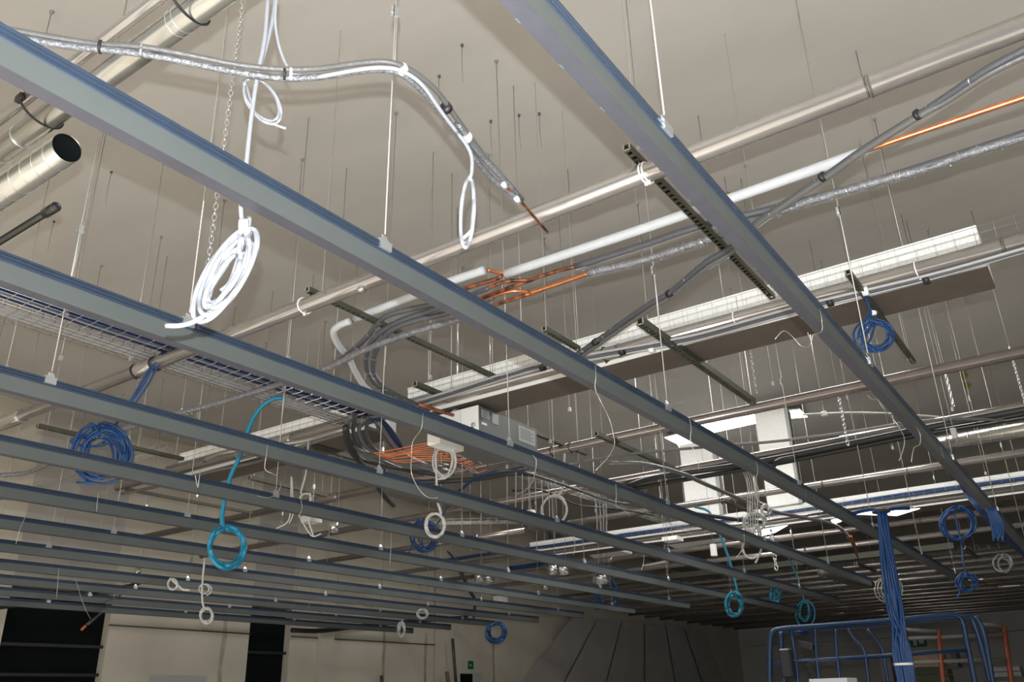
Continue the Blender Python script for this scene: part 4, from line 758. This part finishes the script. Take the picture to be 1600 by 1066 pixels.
# ================================================================ SCISSOR LIFT
ld = 11.2
def LP(px, py, dd=0.): return onh(px, py, ld + dd)
t = thing('scissor_lift', 'blue tubular guard rail basket of a scissor lift at lower right', 'scissor lift', None, Vector((LP(1350, 1000).x, LP(1350, 1000).y, 0)))
def LT(name, pts, r=.026, m='lift_blue', sm=4, dd=0.):
    P_ = [LP(p[0], p[1], (p[2] if len(p) > 2 else 0) + dd) - t.location for p in pts]; return T(name, m, P_, r, t, 10, sm)
LT('top_rail', [(1206, 1120), (1203, 1070), (1203, 1010), (1206, 990), (1220, 983), (1280, 978), (1400, 969), (1470, 962), (1492, 962), (1504, 972), (1510, 1000), (1522, 1060), (1532, 1120)], .032)
LT('rear_top_rail', [(1213, 985, .9), (1280, 981, .9), (1400, 973, .9), (1490, 966, .9), (1512, 963, .9), (1522, 975, .9), (1536, 1020, .9), (1550, 1080, .9)], .034)
LT('end_rail', [(1524, 963, .5), (1536, 985, .5), (1545, 1030, .5), (1555, 1090, .5)], .034)
LT('mid_rail', [(1208, 1036), (1300, 1030), (1400, 1024), (1512, 1016)], .024, sm=0)
for px0, px1, y0 in ((1273, 1282, 983), (1305, 1316, 983),):
    LT('post', [(px0, y0), (px0 + 3, 1030), (px1, 1090)], .022)
LT('bent_brace', [(1324, 982), (1335, 998), (1349, 1014), (1354, 1040), (1360, 1090)], .022); LT('bent_brace', [(1355, 984, .4), (1370, 1002, .4), (1379, 1016, .4), (1384, 1045, .4), (1392, 1090, .4)], .02)
LT('post', [(1236, 985), (1243, 1030), (1250, 1090)], .022); LT('post', [(1220, 986, .3), (1222, 1030, .3), (1228, 1090, .3)], .03)
LT('sheet_panel', [(1240, 986, .2), (1262, 986, .2)], .05, sm=0)
BOX('platform', 'lift_blue', (-1.2, -1.0, Z(-.22)), (1.4, 1.0, Z(-.16)), t)
for sx in (-.8, .8): BOX('scissor_arm', 'lift_blue', (sx - .06, -.4, .45), (sx + .06, -.3, Z(-.22)), t); BOX('wheel_block', 'rubber_black', (sx - .2, -.5, 0), (sx + .2, .5, .45), t)
c = LP(1229, 1030, -.1); tag(BOX('fire_extinguisher', 'black_plastic', c + Vector((-.07, -.07, -.22)), c + Vector((.07, .07, .12)), None, .02), 'dark cylinder-shaped case hung inside the lift rail at left', 'case')
c = LP(1261, 1009, .1); bm = bmesh.new(); box(bm, c + Vector((-.11, -.1, -.03)), c + Vector((.11, .1, .04))); bmesh.ops.rotate(bm, cent=c, matrix=Matrix.Rotation(.3, 3, 'X'), verts=bm.verts[:]); o = tag(obj('control_box', bm, 'black_plastic'), 'black control box on the lift rail with coiled lead', 'control box')
T('coiled_lead', 'rubber_black', [LP(1253 + .6 * k + 3 * math.sin(k * 1.6), 1020 + 1.6 * k, .05) for k in range(28)], .007, o, 5, 2)
c = LP(1300, 1066); tag(BOX('paper_sheet', 'white', c + Vector((-.25, -.25, -.1)), c + Vector((.2, .2, .04))), 'white folded sheet inside the lift basket', 'sheet')
# ================================================================ ORANGE RACK, BOARDS behind the lift
rd = 16.
def RP(px, py, dd=0.): return onh(px, py, rd + dd)
t = thing('storage_rack', 'orange and grey storage rack frame behind the scissor lift', 'rack', None, Vector((RP(1500, 1000).x, RP(1500, 1000).y, 0)))
def RT(name, pts, r, m): P_ = [RP(*p) - t.location for p in pts]; T(name, m, P_, r, t, 8)
for a, b in (((1414, 985), (1430, 1130)), ((1466, 986), (1480, 1130)), ((1568, 978), (1590, 1130))): RT('upright', [a, ((a[0] + b[0]) / 2, (a[1] + b[1]) / 2), b], .045, 'scaf_orange')
for a, b in (((1412, 984), (1466, 987)), ((1416, 998), (1568, 992)), ((1524, 975), (1568, 978)), ((1420, 1036), (1575, 1030))): RT('beam', [a, ((a[0] + b[0]) / 2, (a[1] + b[1]) / 2), b], .035, 'scaf_grey')
def stack(px0, py0, px1, py1, dd, m, label, n=1, name='board_stack', cat='boards'):
    a = RP(px0, py0, dd); b = RP(px1, py1, dd); t = thing(name, label, cat, None, Vector((a.x, b.y, min(a.z, b.z)))); hh = abs(a.z - b.z)
    for k in range(n): BOX('board', m, (0, 0, k * hh / n), (.5, a.y - b.y, (k + .85) * hh / n), t)
stack(1370, 1016, 1400, 1064, .5, 'black_plastic', 'dark board standing left of the orange rack')
stack(1410, 1014, 1480, 1042, .9, 'cardboard', 'brown-olive sheet in the upper orange rack')
stack(1482, 1010, 1498, 1042, .8, 'black_plastic', 'black box in the upper orange rack')
stack(1425, 1046, 1500, 1110, 1.2, 'stack_green', 'stack of dark green boards in the orange rack', 7)
stack(1362, 1062, 1420, 1110, .2, 'cardboard', 'brown cardboard boxes behind the lift, left of the boards')
stack(1540, 1058, 1592, 1110, .5, 'cardboard', 'brown box at the lower right corner')
stack(1545, 1042, 1600, 1057, 1.4, 'scaf_grey', 'dark planks near the lower right corner', 2)
p = onx(1435, 1003, FX - .05); s_ = tag(BOX('exit_sign', 'sign_green', p + Vector((-.03, -.3, -.2)), p + Vector((0, .3, .2))), 'green exit sign on the far wall above the orange rack', 'sign')
BOX('arrow_mark', 'white', p + Vector((-.04, -.22, -.08)), p + Vector((-.031, -.02, .06)), s_); BOX('figure_mark', 'white', p + Vector((-.04, .06, -.14)), p + Vector((-.031, .2, .14)), s_)
